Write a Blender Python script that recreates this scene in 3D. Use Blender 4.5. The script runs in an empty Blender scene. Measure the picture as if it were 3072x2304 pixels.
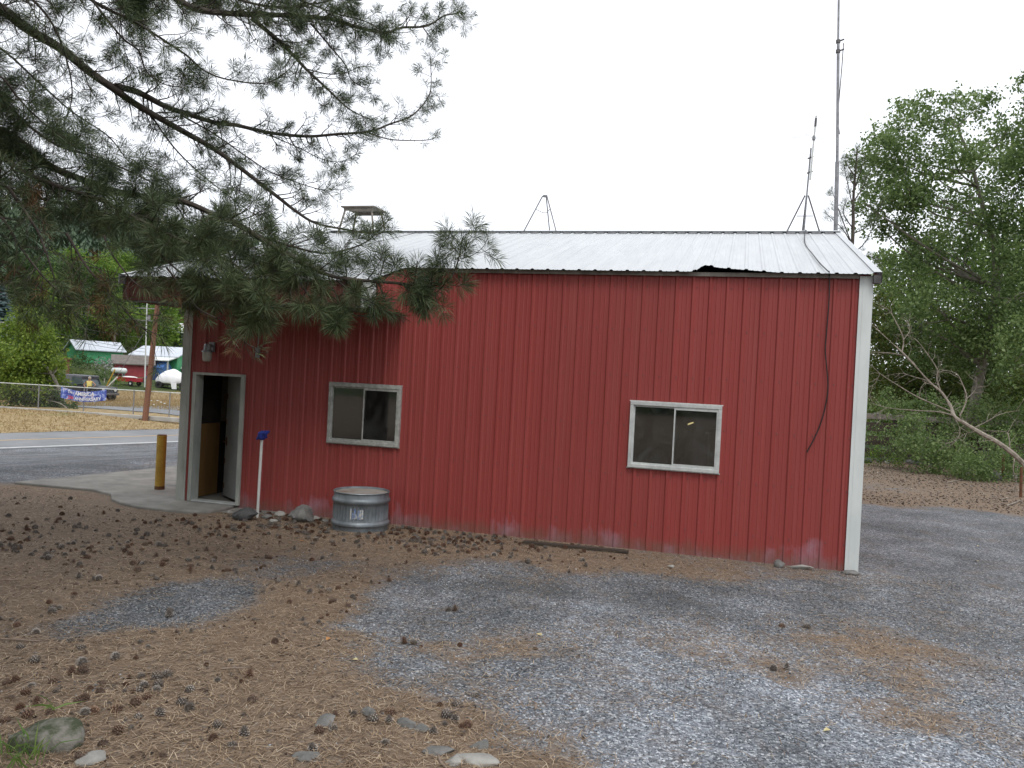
import bpy, bmesh, math, random
import numpy as np
from mathutils import Vector, Matrix
random.seed(7); rng = np.random.default_rng(7)
S = bpy.context.scene
COL = S.collection
R = math.radians

# ------------------------------------------------------------------ camera
FPX = 2450.0                       # focal length in pixels of a 3072 px wide frame
PHI, PIT, ROLL = R(15.4), R(-0.4), R(2.9)
CAM = np.array([0.0, -11.56, 2.32])
_r = np.array([math.cos(PHI), math.sin(PHI), 0]); _a = np.array([-math.sin(PHI), math.cos(PHI), 0]); _u = np.array([0, 0, 1.0])
FW = _a*math.cos(PIT) + _u*math.sin(PIT); _U = _u*math.cos(PIT) - _a*math.sin(PIT)
RT = _r*math.cos(ROLL) + _U*math.sin(ROLL); UP = _U*math.cos(ROLL) - _r*math.sin(ROLL)
cd = bpy.data.cameras.new('camera'); cam = bpy.data.objects.new('camera', cd); COL.objects.link(cam)
cd.sensor_width = 36; cd.lens = 36*FPX/3072; cd.clip_end = 4000; cd.clip_start = 0.05
cam.matrix_world = Matrix(((RT[0], UP[0], -FW[0], CAM[0]), (RT[1], UP[1], -FW[1], CAM[1]), (RT[2], UP[2], -FW[2], CAM[2]), (0, 0, 0, 1)))
S.camera = cam

# ------------------------------------------------------------------ overcast sky, soft sun, exposure
SUN_EL, SUN_AZ = R(58), R(158)     # azimuth measured from +Y towards +X
w = bpy.data.worlds.new('World'); S.world = w; w.use_nodes = True
nt = w.node_tree; bg = nt.nodes['Background']
sky = nt.nodes.new('ShaderNodeTexSky'); sky.sky_type = 'NISHITA'; sky.sun_disc = False
sky.sun_elevation = SUN_EL; sky.sun_rotation = SUN_AZ
mx = nt.nodes.new('ShaderNodeMix'); mx.data_type = 'RGBA'; mx.inputs[0].default_value = 0.86
cl = nt.nodes.new('ShaderNodeRGB'); cl.outputs[0].default_value = (12.0, 12.25, 12.8, 1)      # cloud deck
nt.links.new(sky.outputs[0], mx.inputs[6]); nt.links.new(cl.outputs[0], mx.inputs[7]); nt.links.new(mx.outputs[2], bg.inputs[0])
bg.inputs[1].default_value = 0.12
sl = bpy.data.lights.new('sun', 'SUN'); sl.energy = 1.5; sl.angle = R(22); sl.color = (1, 0.97, 0.92)
so = bpy.data.objects.new('sun', sl); COL.objects.link(so)
sd = Vector((math.sin(SUN_AZ)*math.cos(SUN_EL), math.cos(SUN_AZ)*math.cos(SUN_EL), math.sin(SUN_EL)))
so.rotation_euler = (-sd).to_track_quat('-Z', 'Y').to_euler(); so.location = (0, 0, 40)
S.view_settings.view_transform = 'Standard'; S.view_settings.look = 'None'
S.view_settings.exposure = 0.0; S.view_settings.gamma = 1.0; S.view_settings.use_curve_mapping = False
S.render.engine = 'CYCLES'; S.render.resolution_x = 1024; S.render.resolution_y = 768

# ------------------------------------------------------------------ pixel -> world helpers (photo pixels, 3072 wide)
def ray(x, y): return FW + RT*(x-1536)/FPX - UP*(y-1152)/FPX
def at(x, y, Z): return Vector(CAM + ray(x, y)*Z)
def onY(x, y, Y=0.0):
    d = ray(x, y); return Vector(CAM + d*((Y-CAM[1])/d[1]))
def depth(p): return float((np.array(p)-CAM) @ FW)

# terrain: level yard, falling to the road, rising again to the wooded hill
RN = np.array([-.94, .342]); RD = np.array([.342, .94])        # road normal / direction
_TU = [-400, -160, -60, 14, 24, 32, 38, 44, 50, 58, 65, 73, 85, 115, 150, 290, 360, 900]
_TZ = [20, 14, 0, 0, -.9, -.9, -.6, -.6, -.9, -.9, -.1, .6, 1.8, 4.4, 9, 41, 44, 46]
def sstep(v, a, b):
    t = np.clip((v-a)/(b-a), 0, 1); return t*t*(3-2*t)
def terrain(x, y):
    x = np.asarray(x, float); y = np.asarray(y, float)
    u = RN[0]*x + RN[1]*y
    z = np.interp(u, _TU, _TZ)
    hb = 17*sstep(y, 70, 300)*sstep(np.abs(u-28), 12, 70)
    hf = 24*sstep(-y, 70, 200)*sstep(np.abs(u-28), 12, 70)
    hm = np.maximum(hb, hf); z = np.where(hm > .02, np.maximum(z, hm), z)
    far = sstep(np.hypot(x, y), 60, 200)
    z = z + far*2.5*(np.sin(x*.031+1)*np.cos(y*.027) + .5*np.sin(x*.083+y*.061))*sstep(np.abs(u-28), 12, 70)
    z = z + .018*np.sin(x*1.3+.4)*np.cos(y*1.1+.8)*sstep(-y, .4, 2.5)*(1-far)*sstep(u*-1, -9, -6)
    return z
def hit(px, py):
    d = ray(px, py); t = 3.0
    while t < 900:
        p = CAM + d*t
        if p[2] < float(terrain(p[0], p[1])): return Vector(p)
        t *= 1.003
    return Vector(CAM + d*300)
def zt(x, y): return float(terrain(x, y))

# ------------------------------------------------------------------ object helpers
def lin(r, g, b):
    f = lambda c: (c/255/12.92) if c/255 <= .04045 else ((c/255+.055)/1.055)**2.4
    return (f(r), f(g), f(b))
def tag(o, label=None, cat=None, group=None, kind=None):
    if label: o['label'] = label
    if cat: o['category'] = cat
    if group: o['group'] = group
    if kind: o['kind'] = kind
    return o
def empty(name, loc=(0, 0, 0), rz=0.0, parent=None):
    o = bpy.data.objects.new(name, None); COL.objects.link(o); o.location = loc; o.rotation_euler = (0, 0, rz)
    if parent: o.parent = parent
    return o
def mesh_np(name, V, faces_list, mat, parent=None, smooth=False):
    """V (n,3); faces_list: list of int arrays (m,k)"""
    V = np.asarray(V, np.float32); me = bpy.data.meshes.new(name)
    me.vertices.add(len(V)); me.vertices.foreach_set('co', V.ravel())
    tot = sum(f.size for f in faces_list); npoly = sum(len(f) for f in faces_list)
    me.loops.add(tot); me.polygons.add(npoly)
    me.loops.foreach_set('vertex_index', np.concatenate([f.ravel() for f in faces_list]).astype(np.int32))
    cnt = np.concatenate([np.full(len(f), f.shape[1]) for f in faces_list]).astype(np.int32)
    st = np.concatenate([[0], np.cumsum(cnt)[:-1]]).astype(np.int32)
    me.polygons.foreach_set('loop_start', st); me.polygons.foreach_set('loop_total', cnt)
    if smooth: me.polygons.foreach_set('use_smooth', np.ones(npoly, bool))
    me.update(); me.validate()
    o = bpy.data.objects.new(name, me); COL.objects.link(o); me.materials.append(mat)
    if parent: o.parent = parent
    return o
class MB:
    """collects simple shapes into one mesh"""
    def __init__(s): s.v = []; s.f = []; s.m = []
    def add(s, vs, fs, mi=0):
        n = len(s.v); s.v += [tuple(v) for v in vs]; s.f += [tuple(i+n for i in f) for f in fs]; s.m += [mi]*len(fs); return s
    def box(s, x0, x1, y0, y1, z0, z1, mi=0, M=None):
        vs = [Vector(p) for p in ((x0,y0,z0),(x1,y0,z0),(x1,y1,z0),(x0,y1,z0),(x0,y0,z1),(x1,y0,z1),(x1,y1,z1),(x0,y1,z1))]
        if M is not None: vs = [M @ v for v in vs]
        return s.add(vs, [(0,3,2,1),(4,5,6,7),(0,1,5,4),(1,2,6,5),(2,3,7,6),(3,0,4,7)], mi)
    def tube(s, pts, rad, n=6, cap=True, mi=0):
        pts = [Vector(p) for p in pts]
        if not hasattr(rad, '__len__'): rad = [rad]*len(pts)
        vs = []; fs = []; prev = None
        for i, p in enumerate(pts):
            d = (pts[min(i+1, len(pts)-1)] - pts[max(i-1, 0)])
            d = d.normalized() if d.length > 1e-9 else Vector((0, 0, 1))
            if prev is None:
                a = d.cross(Vector((0, 0, 1))) if abs(d.z) < .95 else d.cross(Vector((1, 0, 0)))
            else: a = prev - d*prev.dot(d)
            a = a.normalized(); prev = a; b = d.cross(a)
            for k in range(n):
                t = 2*math.pi*k/n; vs.append(p + (a*math.cos(t) + b*math.sin(t))*rad[i])
        for i in range(len(pts)-1):
            for k in range(n):
                fs.append((i*n+k, i*n+(k+1) % n, (i+1)*n+(k+1) % n, (i+1)*n+k))
        if cap: fs.append(tuple(range(n-1, -1, -1))); fs.append(tuple((len(pts)-1)*n+k for k in range(n)))
        return s.add(vs, fs, mi)
    def lathe(s, prof, n=24, c=(0, 0, 0), mi=0):
        vs = []; fs = []
        for (rr, z) in prof:
            for k in range(n):
                t = 2*math.pi*k/n; vs.append((c[0]+rr*math.cos(t), c[1]+rr*math.sin(t), c[2]+z))
        for i in range(len(prof)-1):
            for k in range(n): fs.append((i*n+k, i*n+(k+1) % n, (i+1)*n+(k+1) % n, (i+1)*n+k))
        return s.add(vs, fs, mi)
    def prism(s, poly, h0, h1, axis='z', mi=0, M=None):
        n = len(poly); vs = []
        for h in (h0, h1):
            for (p, q) in poly:
                v = {'z': (p, q, h), 'y': (p, h, q), 'x': (h, p, q)}[axis]; vs.append(Vector(v) if M is None else M @ Vector(v))
        fs = [tuple(range(n-1, -1, -1)), tuple(range(n, 2*n))] + [(i, (i+1) % n, n+(i+1) % n, n+i) for i in range(n)]
        return s.add(vs, fs, mi)
    def build(s, name, mat, parent=None, smooth=False, mats=None, bevel=0):
        me = bpy.data.meshes.new(name); me.from_pydata(s.v, [], s.f); me.validate()
        for m in (mats or [mat]): me.materials.append(m)
        if mats:
            for p, i in zip(me.polygons, s.m): p.material_index = i
        if smooth:
            for p in me.polygons: p.use_smooth = True
        bm = bmesh.new(); bm.from_mesh(me); bmesh.ops.delete(bm, geom=[v for v in bm.verts if not v.link_faces], context='VERTS'); bmesh.ops.recalc_face_normals(bm, faces=bm.faces); bm.to_mesh(me); bm.free()
        o = bpy.data.objects.new(name, me); COL.objects.link(o)
        if parent: o.parent = parent
        if bevel:
            b = o.modifiers.new('bevel', 'BEVEL'); b.width = bevel; b.segments = 2; b.limit_method = 'ANGLE'
        if smooth:
            try: me.set_sharp_from_angle(angle=R(40))
            except Exception: pass
        return o
def copy_tree(o, parent=None):
    c = o.copy(); COL.objects.link(c); c.parent = parent
    for ch in list(o.children): copy_tree(ch, c)
    return c

# ------------------------------------------------------------------ material helpers
def N(nt, t, **k):
    n = nt.nodes.new(t)
    for a, b in k.items(): setattr(n, a, b)
    return n
def newmat(name):
    m = bpy.data.materials.new(name); m.use_nodes = True
    return m, m.node_tree, m.node_tree.nodes['Principled BSDF'], m.node_tree.links.new
def ramp(nt, stops, inp=None):
    n = N(nt, 'ShaderNodeValToRGB'); e = n.color_ramp.elements
    while len(e) < len(stops): e.new(0.5)
    for el, (p, c) in zip(e, stops): el.position = p; el.color = (*c, 1) if len(c) == 3 else c
    if inp is not None: nt.links.new(inp, n.inputs[0])
    return n
def mixc(nt, f, a, b, blend='MIX'):
    n = N(nt, 'ShaderNodeMix', data_type='RGBA', blend_type=blend)
    for i, v in ((0, f), (6, a), (7, b)):
        if hasattr(v, 'is_linked') or hasattr(v, 'links'): nt.links.new(v, n.inputs[i])
        else: n.inputs[i].default_value = (*v, 1) if (hasattr(v, '__len__') and len(v) == 3) else v
    return n.outputs[2]
def mth(nt, op, a, b=None, clamp=False):
    n = N(nt, 'ShaderNodeMath', operation=op, use_clamp=clamp)
    for i, v in ((0, a), (1, b)):
        if v is None: continue
        if hasattr(v, 'links'): nt.links.new(v, n.inputs[i])
        else: n.inputs[i].default_value = v
    return n.outputs[0]
def noise(nt, scale, detail=5, rough=.6, vec=None, dist=0):
    n = N(nt, 'ShaderNodeTexNoise'); n.inputs['Scale'].default_value = scale; n.inputs['Detail'].default_value = detail
    n.inputs['Roughness'].default_value = rough; n.inputs['Distortion'].default_value = dist
    if vec is not None: nt.links.new(vec, n.inputs['Vector'])
    return n.outputs['Fac']
def mapping(nt, src, scale=(1, 1, 1), rot=(0, 0, 0)):
    m = N(nt, 'ShaderNodeMapping'); nt.links.new(src, m.inputs[0]); m.inputs['Scale'].default_value = scale; m.inputs['Rotation'].default_value = rot
    return m.outputs[0]
def pos(nt): return N(nt, 'ShaderNodeNewGeometry').outputs['Position']
def bump(nt, bs, h, strength=.4, dist=.01):
    b = N(nt, 'ShaderNodeBump'); b.inputs['Strength'].default_value = strength; b.inputs['Distance'].default_value = dist
    nt.links.new(h, b.inputs['Height']); nt.links.new(b.outputs[0], bs.inputs['Normal'])
def pm(name, c1, c2, scale=4, rough=.7, metal=0.0, bmp=.2, bscale=40, stretch=(1, 1, 1), spec=.4, lo=.35, hi=.65):
    """weathered two-tone material: noise between c1 and c2 plus fine bump"""
    m, nt, bs, L = newmat(name)
    p = mapping(nt, N(nt, 'ShaderNodeTexCoord').outputs['Object'], stretch)
    f = noise(nt, scale, 6, .65, p); r = ramp(nt, [(lo, c1), (hi, c2)], f)
    L(r.outputs[0], bs.inputs['Base Color']); bs.inputs['Roughness'].default_value = rough; bs.inputs['Metallic'].default_value = metal
    bs.inputs['Specular IOR Level'].default_value = spec
    if bmp: bump(nt, bs, noise(nt, bscale, 4, .6, p), bmp, .01)
    return m
def leafmat(name, stops, rough=.55, trans=.25, spec=.3):
    """foliage: colour varies per leaf, some light comes through"""
    m, nt, bs, L = newmat(name)
    g = N(nt, 'ShaderNodeNewGeometry'); big = noise(nt, .6, 3, .5, g.outputs['Position'])
    v = mth(nt, 'ADD', mth(nt, 'MULTIPLY', g.outputs['Random Per Island'], .65), mth(nt, 'MULTIPLY', big, .5), True)
    r = ramp(nt, stops, v)
    L(r.outputs[0], bs.inputs['Base Color']); bs.inputs['Roughness'].default_value = rough; bs.inputs['Specular IOR Level'].default_value = spec
    if trans:
        t = N(nt, 'ShaderNodeBsdfTranslucent'); L(r.outputs[0], t.inputs[0]); mxs = N(nt, 'ShaderNodeMixShader'); mxs.inputs[0].default_value = trans
        L(bs.outputs[0], mxs.inputs[1]); L(t.outputs[0], mxs.inputs[2]); L(mxs.outputs[0], nt.nodes['Material Output'].inputs[0])
    return m

M = {}
# red painted wall steel: chalky streaks, bleached splash zone with ragged edge near the ground
m, nt, bs, L = newmat('red_painted_steel'); M['red'] = m
P = pos(nt); sep = N(nt, 'ShaderNodeSeparateXYZ'); L(P, sep.inputs[0])
st = noise(nt, 1.0, 5, .6, mapping(nt, P, (9, 9, .35))); big = noise(nt, .7, 3, .5, P)
c = ramp(nt, [(.3, (.275, .046, .042)), (.7, (.335, .064, .059))], st).outputs[0]
c = mixc(nt, mth(nt, 'MULTIPLY', big, .45), c, (.30, .055, .045))
edge = noise(nt, 1.0, 6, .68, mapping(nt, P, (1.5, 1.5, .9)))
drip = noise(nt, 1.0, 4, .6, mapping(nt, P, (26, 26, 1.2)))
hgt = mth(nt, 'ADD', mth(nt, 'MULTIPLY', mth(nt, 'SUBTRACT', edge, .47), 2.3), mth(nt, 'MULTIPLY', drip, .22))
fade = mth(nt, 'MULTIPLY', mth(nt, 'SUBTRACT', hgt, mth(nt, 'MULTIPLY', sep.outputs[2], 1.25)), 2.4, True)
c = mixc(nt, mth(nt, 'MULTIPLY', fade, .85), c, (.40, .25, .31))
oi = N(nt, 'ShaderNodeObjectInfo'); c = mixc(nt, mth(nt, 'MULTIPLY', oi.outputs['Random'], .30), c, (.235, .058, .050))
c = mixc(nt, mth(nt, 'MULTIPLY', ramp(nt, [(.50, (0, 0, 0)), (.72, (1, 1, 1))], noise(nt, 1, 5, .7, mapping(nt, P, (16, 16, .22)))).outputs[0], .30), c, (.36, .115, .10))
mud = mth(nt, 'SUBTRACT', mth(nt, 'MULTIPLY', noise(nt, 1, 6, .75, mapping(nt, P, (5, 5, 3))), .42), sep.outputs[2])
c = mixc(nt, mth(nt, 'MULTIPLY', mth(nt, 'MULTIPLY', mud, 6.0, True), .55), c, (.16, .105, .08))
chips = ramp(nt, [(.735, (0, 0, 0)), (.76, (1, 1, 1))], noise(nt, 30, 2, .5, P)).outputs[0]
c = mixc(nt, mth(nt, 'MULTIPLY', chips, .12), c, (.5, .45, .43))
L(c, bs.inputs['Base Color']); bs.inputs['Roughness'].default_value = .42; bs.inputs['Specular IOR Level'].default_value = .32
bump(nt, bs, noise(nt, 3.0, 3, .5, mapping(nt, P, (2, 2, .5))), .12, .02)
# bright roof steel
m, nt, bs, L = newmat('roof_steel'); M['roof'] = m
P = pos(nt); f = noise(nt, 1, 6, .65, mapping(nt, P, (7, .8, .8)))
c = ramp(nt, [(.3, (.45, .47, .485)), (.7, (.55, .57, .582))], f).outputs[0]
sp = ramp(nt, [(.70, (0, 0, 0)), (.76, (1, 1, 1))], noise(nt, 9, 4, .6, P)).outputs[0]
c = mixc(nt, mth(nt, 'MULTIPLY', sp, .35), c, (.3, .31, .30))
L(c, bs.inputs['Base Color']); bs.inputs['Roughness'].default_value = .42; bs.inputs['Metallic'].default_value = .1
M['trim'] = pm('white_trim_steel', (.60, .64, .63), (.72, .75, .73), 3, .5, 0, .05, 8, (1, 1, .3))
M['trim_old'] = pm('grey_white_trim', (.30, .32, .29), (.48, .49, .45), 4, .6, 0, .08, 12, (1, 1, .3))
M['alu'] = pm('aged_aluminium', (.46, .48, .47), (.62, .64, .62), 9, .5, .15, .1, 40)
M['alu_old'] = pm('corroded_aluminium', (.28, .285, .265), (.50, .51, .48), 14, .55, .15, .2, 60)
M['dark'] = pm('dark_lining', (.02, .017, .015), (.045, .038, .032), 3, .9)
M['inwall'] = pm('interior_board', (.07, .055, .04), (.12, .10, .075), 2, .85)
M['ply'] = pm('plywood', (.19, .10, .033), (.30, .17, .06), 3, .6, 0, .15, 30, (1, 1, .25))
M['doorleaf'] = pm('grey_door_paint', (.24, .25, .25), (.31, .32, .31), 3, .5, 0, .06, 10)
M['cabinet'] = pm('cream_cabinet', (.66, .64, .58), (.74, .72, .66), 3, .5)
M['conc'] = pm('concrete', (.17, .165, .15), (.27, .26, .235), 2.2, .9, 0, .35, 90)
M['galv'] = pm('galvanised_steel', (.125, .145, .16), (.22, .245, .262), 6, .45, .35, .12, 30, (1, 1, .5))
M['rustlid'] = pm('rust_stained_lid', (.33, .32, .29), (.18, .10, .06), 3, .6, .2, .1, 20, lo=.45, hi=.72)
M['steel'] = pm('grey_pipe_steel', (.20, .20, .21), (.32, .32, .33), 8, .5, .5, .1, 50)
M['steel_dk'] = pm('dark_pipe_steel', (.08, .075, .075), (.15, .14, .14), 8, .6, .4)
M['pvc'] = pm('white_pipe', (.56, .57, .55), (.68, .69, .66), 6, .5)
M['blue'] = pm('blue_cloth', (.012, .02, .16), (.02, .045, .28), 12, .8, 0, .5, 60)
M['rockg'] = pm('grey_rock', (.10, .10, .095), (.20, .195, .185), 6, .9, 0, .6, 25)
M['rockp'] = pm('pale_rock', (.22, .215, .20), (.36, .35, .32), 6, .9, 0, .5, 25)
M['rockm'] = pm('mossy_rock', (.05, .06, .032), (.185, .175, .15), 9, .95, 0, 1.0, 34, lo=.42, hi=.6)
M['rockd'] = pm('dark_rock', (.035, .036, .038), (.085, .085, .085), 5, .85, 0, .5, 20)
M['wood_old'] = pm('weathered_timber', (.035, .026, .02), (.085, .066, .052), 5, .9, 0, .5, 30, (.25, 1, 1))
M['wood_grey'] = pm('grey_weathered_wood', (.16, .14, .12), (.27, .245, .215), 5, .9, 0, .4, 30)
M['wood_red'] = pm('red_brown_pole', (.12, .055, .035), (.22, .105, .065), 5, .85, 0, .4, 30, (1, 1, .1))
M['yellow'] = pm('chipped_yellow_paint', (.36, .215, .03), (.50, .32, .05), 4, .55, 0, .2, 25)
M['rust'] = pm('rusty_steel', (.075, .035, .02), (.16, .075, .035), 9, .85, 0, .4, 40)
M['black'] = pm('black_rubber', (.012, .012, .012), (.03, .03, .03), 9, .6)
M['bark'] = pm('pine_bark', (.045, .036, .031), (.105, .085, .072), 9, .95, 0, .8, 22, (1, 1, .35))
M['twig'] = pm('pine_twig', (.035, .028, .024), (.085, .068, .058), 10, .95)
M['barkg'] = pm('pale_bark', (.14, .125, .10), (.28, .26, .22), 7, .9, 0, .4, 25)
M['deadwood'] = pm('bleached_dead_wood', (.15, .125, .10), (.33, .29, .24), 8, .85, 0, .3, 30)
M['asph'] = pm('asphalt', (.165, .172, .18), (.225, .23, .235), .5, .85, 0, .4, 120)
M['linew'] = pm('white_road_paint', (.55, .55, .54), (.75, .75, .73), 5, .7)
M['liney'] = pm('worn_yellow_paint', (.42, .26, .10), (.58, .37, .15), 5, .7)
# ground
def pale(nt, g, P):
    """drier, paler chippings where vehicles turn, at the open end of the yard"""
    v = N(nt, 'ShaderNodeVectorMath', operation='DISTANCE'); nt.links.new(P, v.inputs[0]); v.inputs[1].default_value = (1.0, -5.3, 0)
    f = mth(nt, 'ADD', v.outputs['Value'], mth(nt, 'MULTIPLY', mth(nt, 'SUBTRACT', noise(nt, 1.1, 5, .65, P), .5), 3.2))
    return mixc(nt, 1, g, ramp(nt, [(.16, (1.5, 1.53, 1.58)), (.36, (1, 1, 1))], mth(nt, 'MULTIPLY', f, .1)).outputs[0], 'MULTIPLY')
def ground_mat():
    m, nt, bs, L = newmat('ground_mix')
    P = pos(nt); at_ = N(nt, 'ShaderNodeAttribute', attribute_name='zone'); sp = N(nt, 'ShaderNodeSeparateColor'); L(at_.outputs['Color'], sp.inputs[0])
    # gravel
    vo = N(nt, 'ShaderNodeTexVoronoi', feature='F1'); vo.inputs['Scale'].default_value = 62; L(P, vo.inputs['Vector'])
    vs = N(nt, 'ShaderNodeSeparateColor'); L(vo.outputs['Color'], vs.inputs[0])
    g = ramp(nt, [(0, (.055, .06, .068)), (.5, (.135, .143, .155)), (.85, (.23, .242, .256)), (1, (.42, .43, .435))], vs.outputs[0]).outputs[0]
    pat = noise(nt, .85, 5, .62, P, .4)
    g = mixc(nt, 1, g, ramp(nt, [(.30, (.58, .585, .58)), (.5, (.9, .9, .9)), (.70, (1.3, 1.31, 1.33))], pat).outputs[0], 'MULTIPLY')
    g = pale(nt, g, P)
    sy = N(nt, 'ShaderNodeSeparateXYZ'); L(P, sy.inputs[0])      # darker, compacted wheel track parallel to the wall
    tk_ = mth(nt, 'ADD', sy.outputs[1], mth(nt, 'MULTIPLY', noise(nt, .9, 5, .65, P), 1.5)); tk_ = mth(nt, 'ABSOLUTE', mth(nt, 'ADD', tk_, 2.05))
    g = mixc(nt, ramp(nt, [(.0, (.55, .55, .55)), (.55, (0, 0, 0))], tk_).outputs[0], g, (.065, .067, .066))
    fine = noise(nt, 9, 6, .7, P)
    g = mixc(nt, mth(nt, 'MULTIPLY', ramp(nt, [(.5, (0, 0, 0)), (.72, (1, 1, 1))], noise(nt, 1.7, 6, .7, P, .5)).outputs[0], .55), g, (.125, .085, .055))
    # needle litter
    n1 = noise(nt, 1, 6, .75, mapping(nt, P, (85, 16, 40), (0, 0, .5))); n2 = noise(nt, 1, 6, .75, mapping(nt, P, (16, 80, 40), (0, 0, .25)))
    nn = mth(nt, 'MULTIPLY', mth(nt, 'ADD', n1, n2), .5)
    l = ramp(nt, [(.36, (.075, .052, .036)), (.5, (.205, .145, .098)), (.64, (.40, .30, .21))], nn).outputs[0]
    l = mixc(nt, mth(nt, 'MULTIPLY', noise(nt, 1.3, 5, .6, P), .8), l, (.18, .145, .115))
    l = mixc(nt, ramp(nt, [(.55, (0, 0, 0)), (.75, (.7, .7, .7))], noise(nt, .9, 7, .75, P, .6)).outputs[0], l, (.11, .088, .07))
    l = mixc(nt, ramp(nt, [(.62, (0, 0, 0)), (.68, (.8, .8, .8))], noise(nt, 22, 3, .6, P)).outputs[0], l, (.25, .225, .195))
    l = mixc(nt, ramp(nt, [(.62, (0, 0, 0)), (.68, (.85, .85, .85))], noise(nt, 16, 3, .6, mapping(nt, P, (1.2, 1, 1), (0, 0, 1)))).outputs[0], l, (.045, .03, .022))
    lm = mth(nt, 'ADD', sp.outputs[0], mth(nt, 'MULTIPLY', mth(nt, 'SUBTRACT', noise(nt, 2.6, 7, .72, P, .3), .5), 1.25))
    lm = mth(nt, 'ADD', lm, mth(nt, 'MULTIPLY', mth(nt, 'SUBTRACT', noise(nt, 14, 6, .75, P, .4), .5), .75))
    lm = ramp(nt, [(.34, (0, 0, 0)), (.66, (1, 1, 1))], lm).outputs[0]
    c = mixc(nt, lm, g, l)
    # dry grass verge
    d = ramp(nt, [(.32, (.15, .10, .05)), (.5, (.31, .23, .12)), (.7, (.44, .36, .21))], noise(nt, 1, 8, .75, mapping(nt, P, (3, 3, 3)))).outputs[0]
    d = mixc(nt, ramp(nt, [(.58, (0, 0, 0)), (.72, (1, 1, 1))], noise(nt, .35, 5, .6, P)).outputs[0], d, (.16, .17, .065))
    c = mixc(nt, ramp(nt, [(.4, (0, 0, 0)), (.6, (1, 1, 1))], mth(nt, 'ADD', sp.outputs[1], mth(nt, 'MULTIPLY', mth(nt, 'SUBTRACT', noise(nt, .8, 6, .7, P), .5), .6))).outputs[0], c, d)
    # green ground cover / forest floor
    e = ramp(nt, [(.3, (.02, .035, .012)), (.55, (.06, .085, .025)), (.75, (.12, .13, .05))], noise(nt, .7, 8, .7, P)).outputs[0]
    c = mixc(nt, ramp(nt, [(.4, (0, 0, 0)), (.6, (1, 1, 1))], mth(nt, 'ADD', sp.outputs[2], mth(nt, 'MULTIPLY', mth(nt, 'SUBTRACT', noise(nt, .9, 6, .7, P), .5), .6))).outputs[0], c, e)
    L(c, bs.inputs['Base Color']); bs.inputs['Roughness'].default_value = .92; bs.inputs['Specular IOR Level'].default_value = .2
    h = mth(nt, 'ADD', mth(nt, 'MULTIPLY', vo.outputs['Distance'], -.8), mth(nt, 'ADD', mth(nt, 'MULTIPLY', nn, 1.2), mth(nt, 'MULTIPLY', fine, .8)))
    bump(nt, bs, h, .55, .018)
    return m
M['ground'] = ground_mat()
# ================================================================== SETTING
_LP = [(50,1500,1),(300,1500,1),(200,1600,1),(100,1700,1),(400,1600,1),(600,1600,1),(800,1600,1),(1000,1620,1),(300,1750,.9),(100,1850,1),(200,2000,1),(400,1960,1),(600,2000,1),(800,1950,1),
 (900,1850,1),(700,1650,1),(900,1780,.9),(1000,1750,.9),(1150,1650,1),(100,2200,1),(400,2200,1),(700,2200,1),(900,2100,.9),(1000,2250,1),(1300,2260,1),(1600,2295,.8),(800,2304,1),(1250,2180,.8),(1100,2130,.8),
 (1300,1630,1),(1500,1660,.9),(1700,1690,.8),(1950,1700,.75),(2150,1712,.7),(2350,1722,.5),(0,1480,1),(-300,1600,1),(-300,2000,1),(-300,2300,1),(500,1720,1),(350,1660,1),(1000,1930,.7),(850,1700,.6),
 (650,1785,.05),(560,1815,.1),(430,1850,.05),(260,1875,.3),(880,1710,.35),(1250,1790,.05),(1400,1770,.15),(1150,1880,.1),(1300,1900,.15),(1500,1850,.1),(1250,2000,.2),(1400,2050,.35),(1600,2000,.15),(1700,2150,.15),
 (1800,1800,.1),(2000,1790,.05),(2200,1800,.1),(2500,1800,.15),(2000,2000,.15),(2300,2080,.1),(2600,2060,.15),(2900,1900,.2),(3000,2100,.15),(2600,2240,.1),(2200,2240,.05),(1900,2250,.1),(2900,2290,.15),(1950,1750,.15),
 (1500,1715,.3),(2400,1760,.15),(2800,1650,.05),(3000,1640,.1),(2700,1560,0),(2560,1545,0),(2650,1940,.6),(2690,2050,.58),(2725,2150,.55),(2340,2010,.5),(1560,1960,.55),(1330,1960,.6),(2060,1950,.4),(3300,1900,.15),(3300,2200,.15),(3300,1600,.1),
 (2620,1500,.95),(2800,1500,.95),(3000,1520,1),(2700,1440,.9),(2900,1450,.9),(2640,1465,.6),(3200,1480,.8),(2560,1520,.2),(2900,1545,.15),(3050,1575,.1),(200,2100,.75),(1650,2230,.45),(700,1560,.9),(300,1440,.15),(100,1430,.1),(250,1460,.8)]
_lx = np.array([[*( (lambda d: (CAM + d*(-CAM[2]/d[2]))[:2])(ray(a, b)) ), c] for a, b, c in _LP])
def litter(x, y):
    x = np.asarray(x, float); y = np.asarray(y, float); sh = x.shape; x = x.ravel(); y = y.ravel()
    num = np.zeros(len(x)); den = np.zeros(len(x))
    for px, py, v in _lx:
        ww = 1/((x-px)**2 + (y-py)**2 + .02)**1.9; num += ww*v; den += ww
    return (num/den).reshape(sh)
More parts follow.
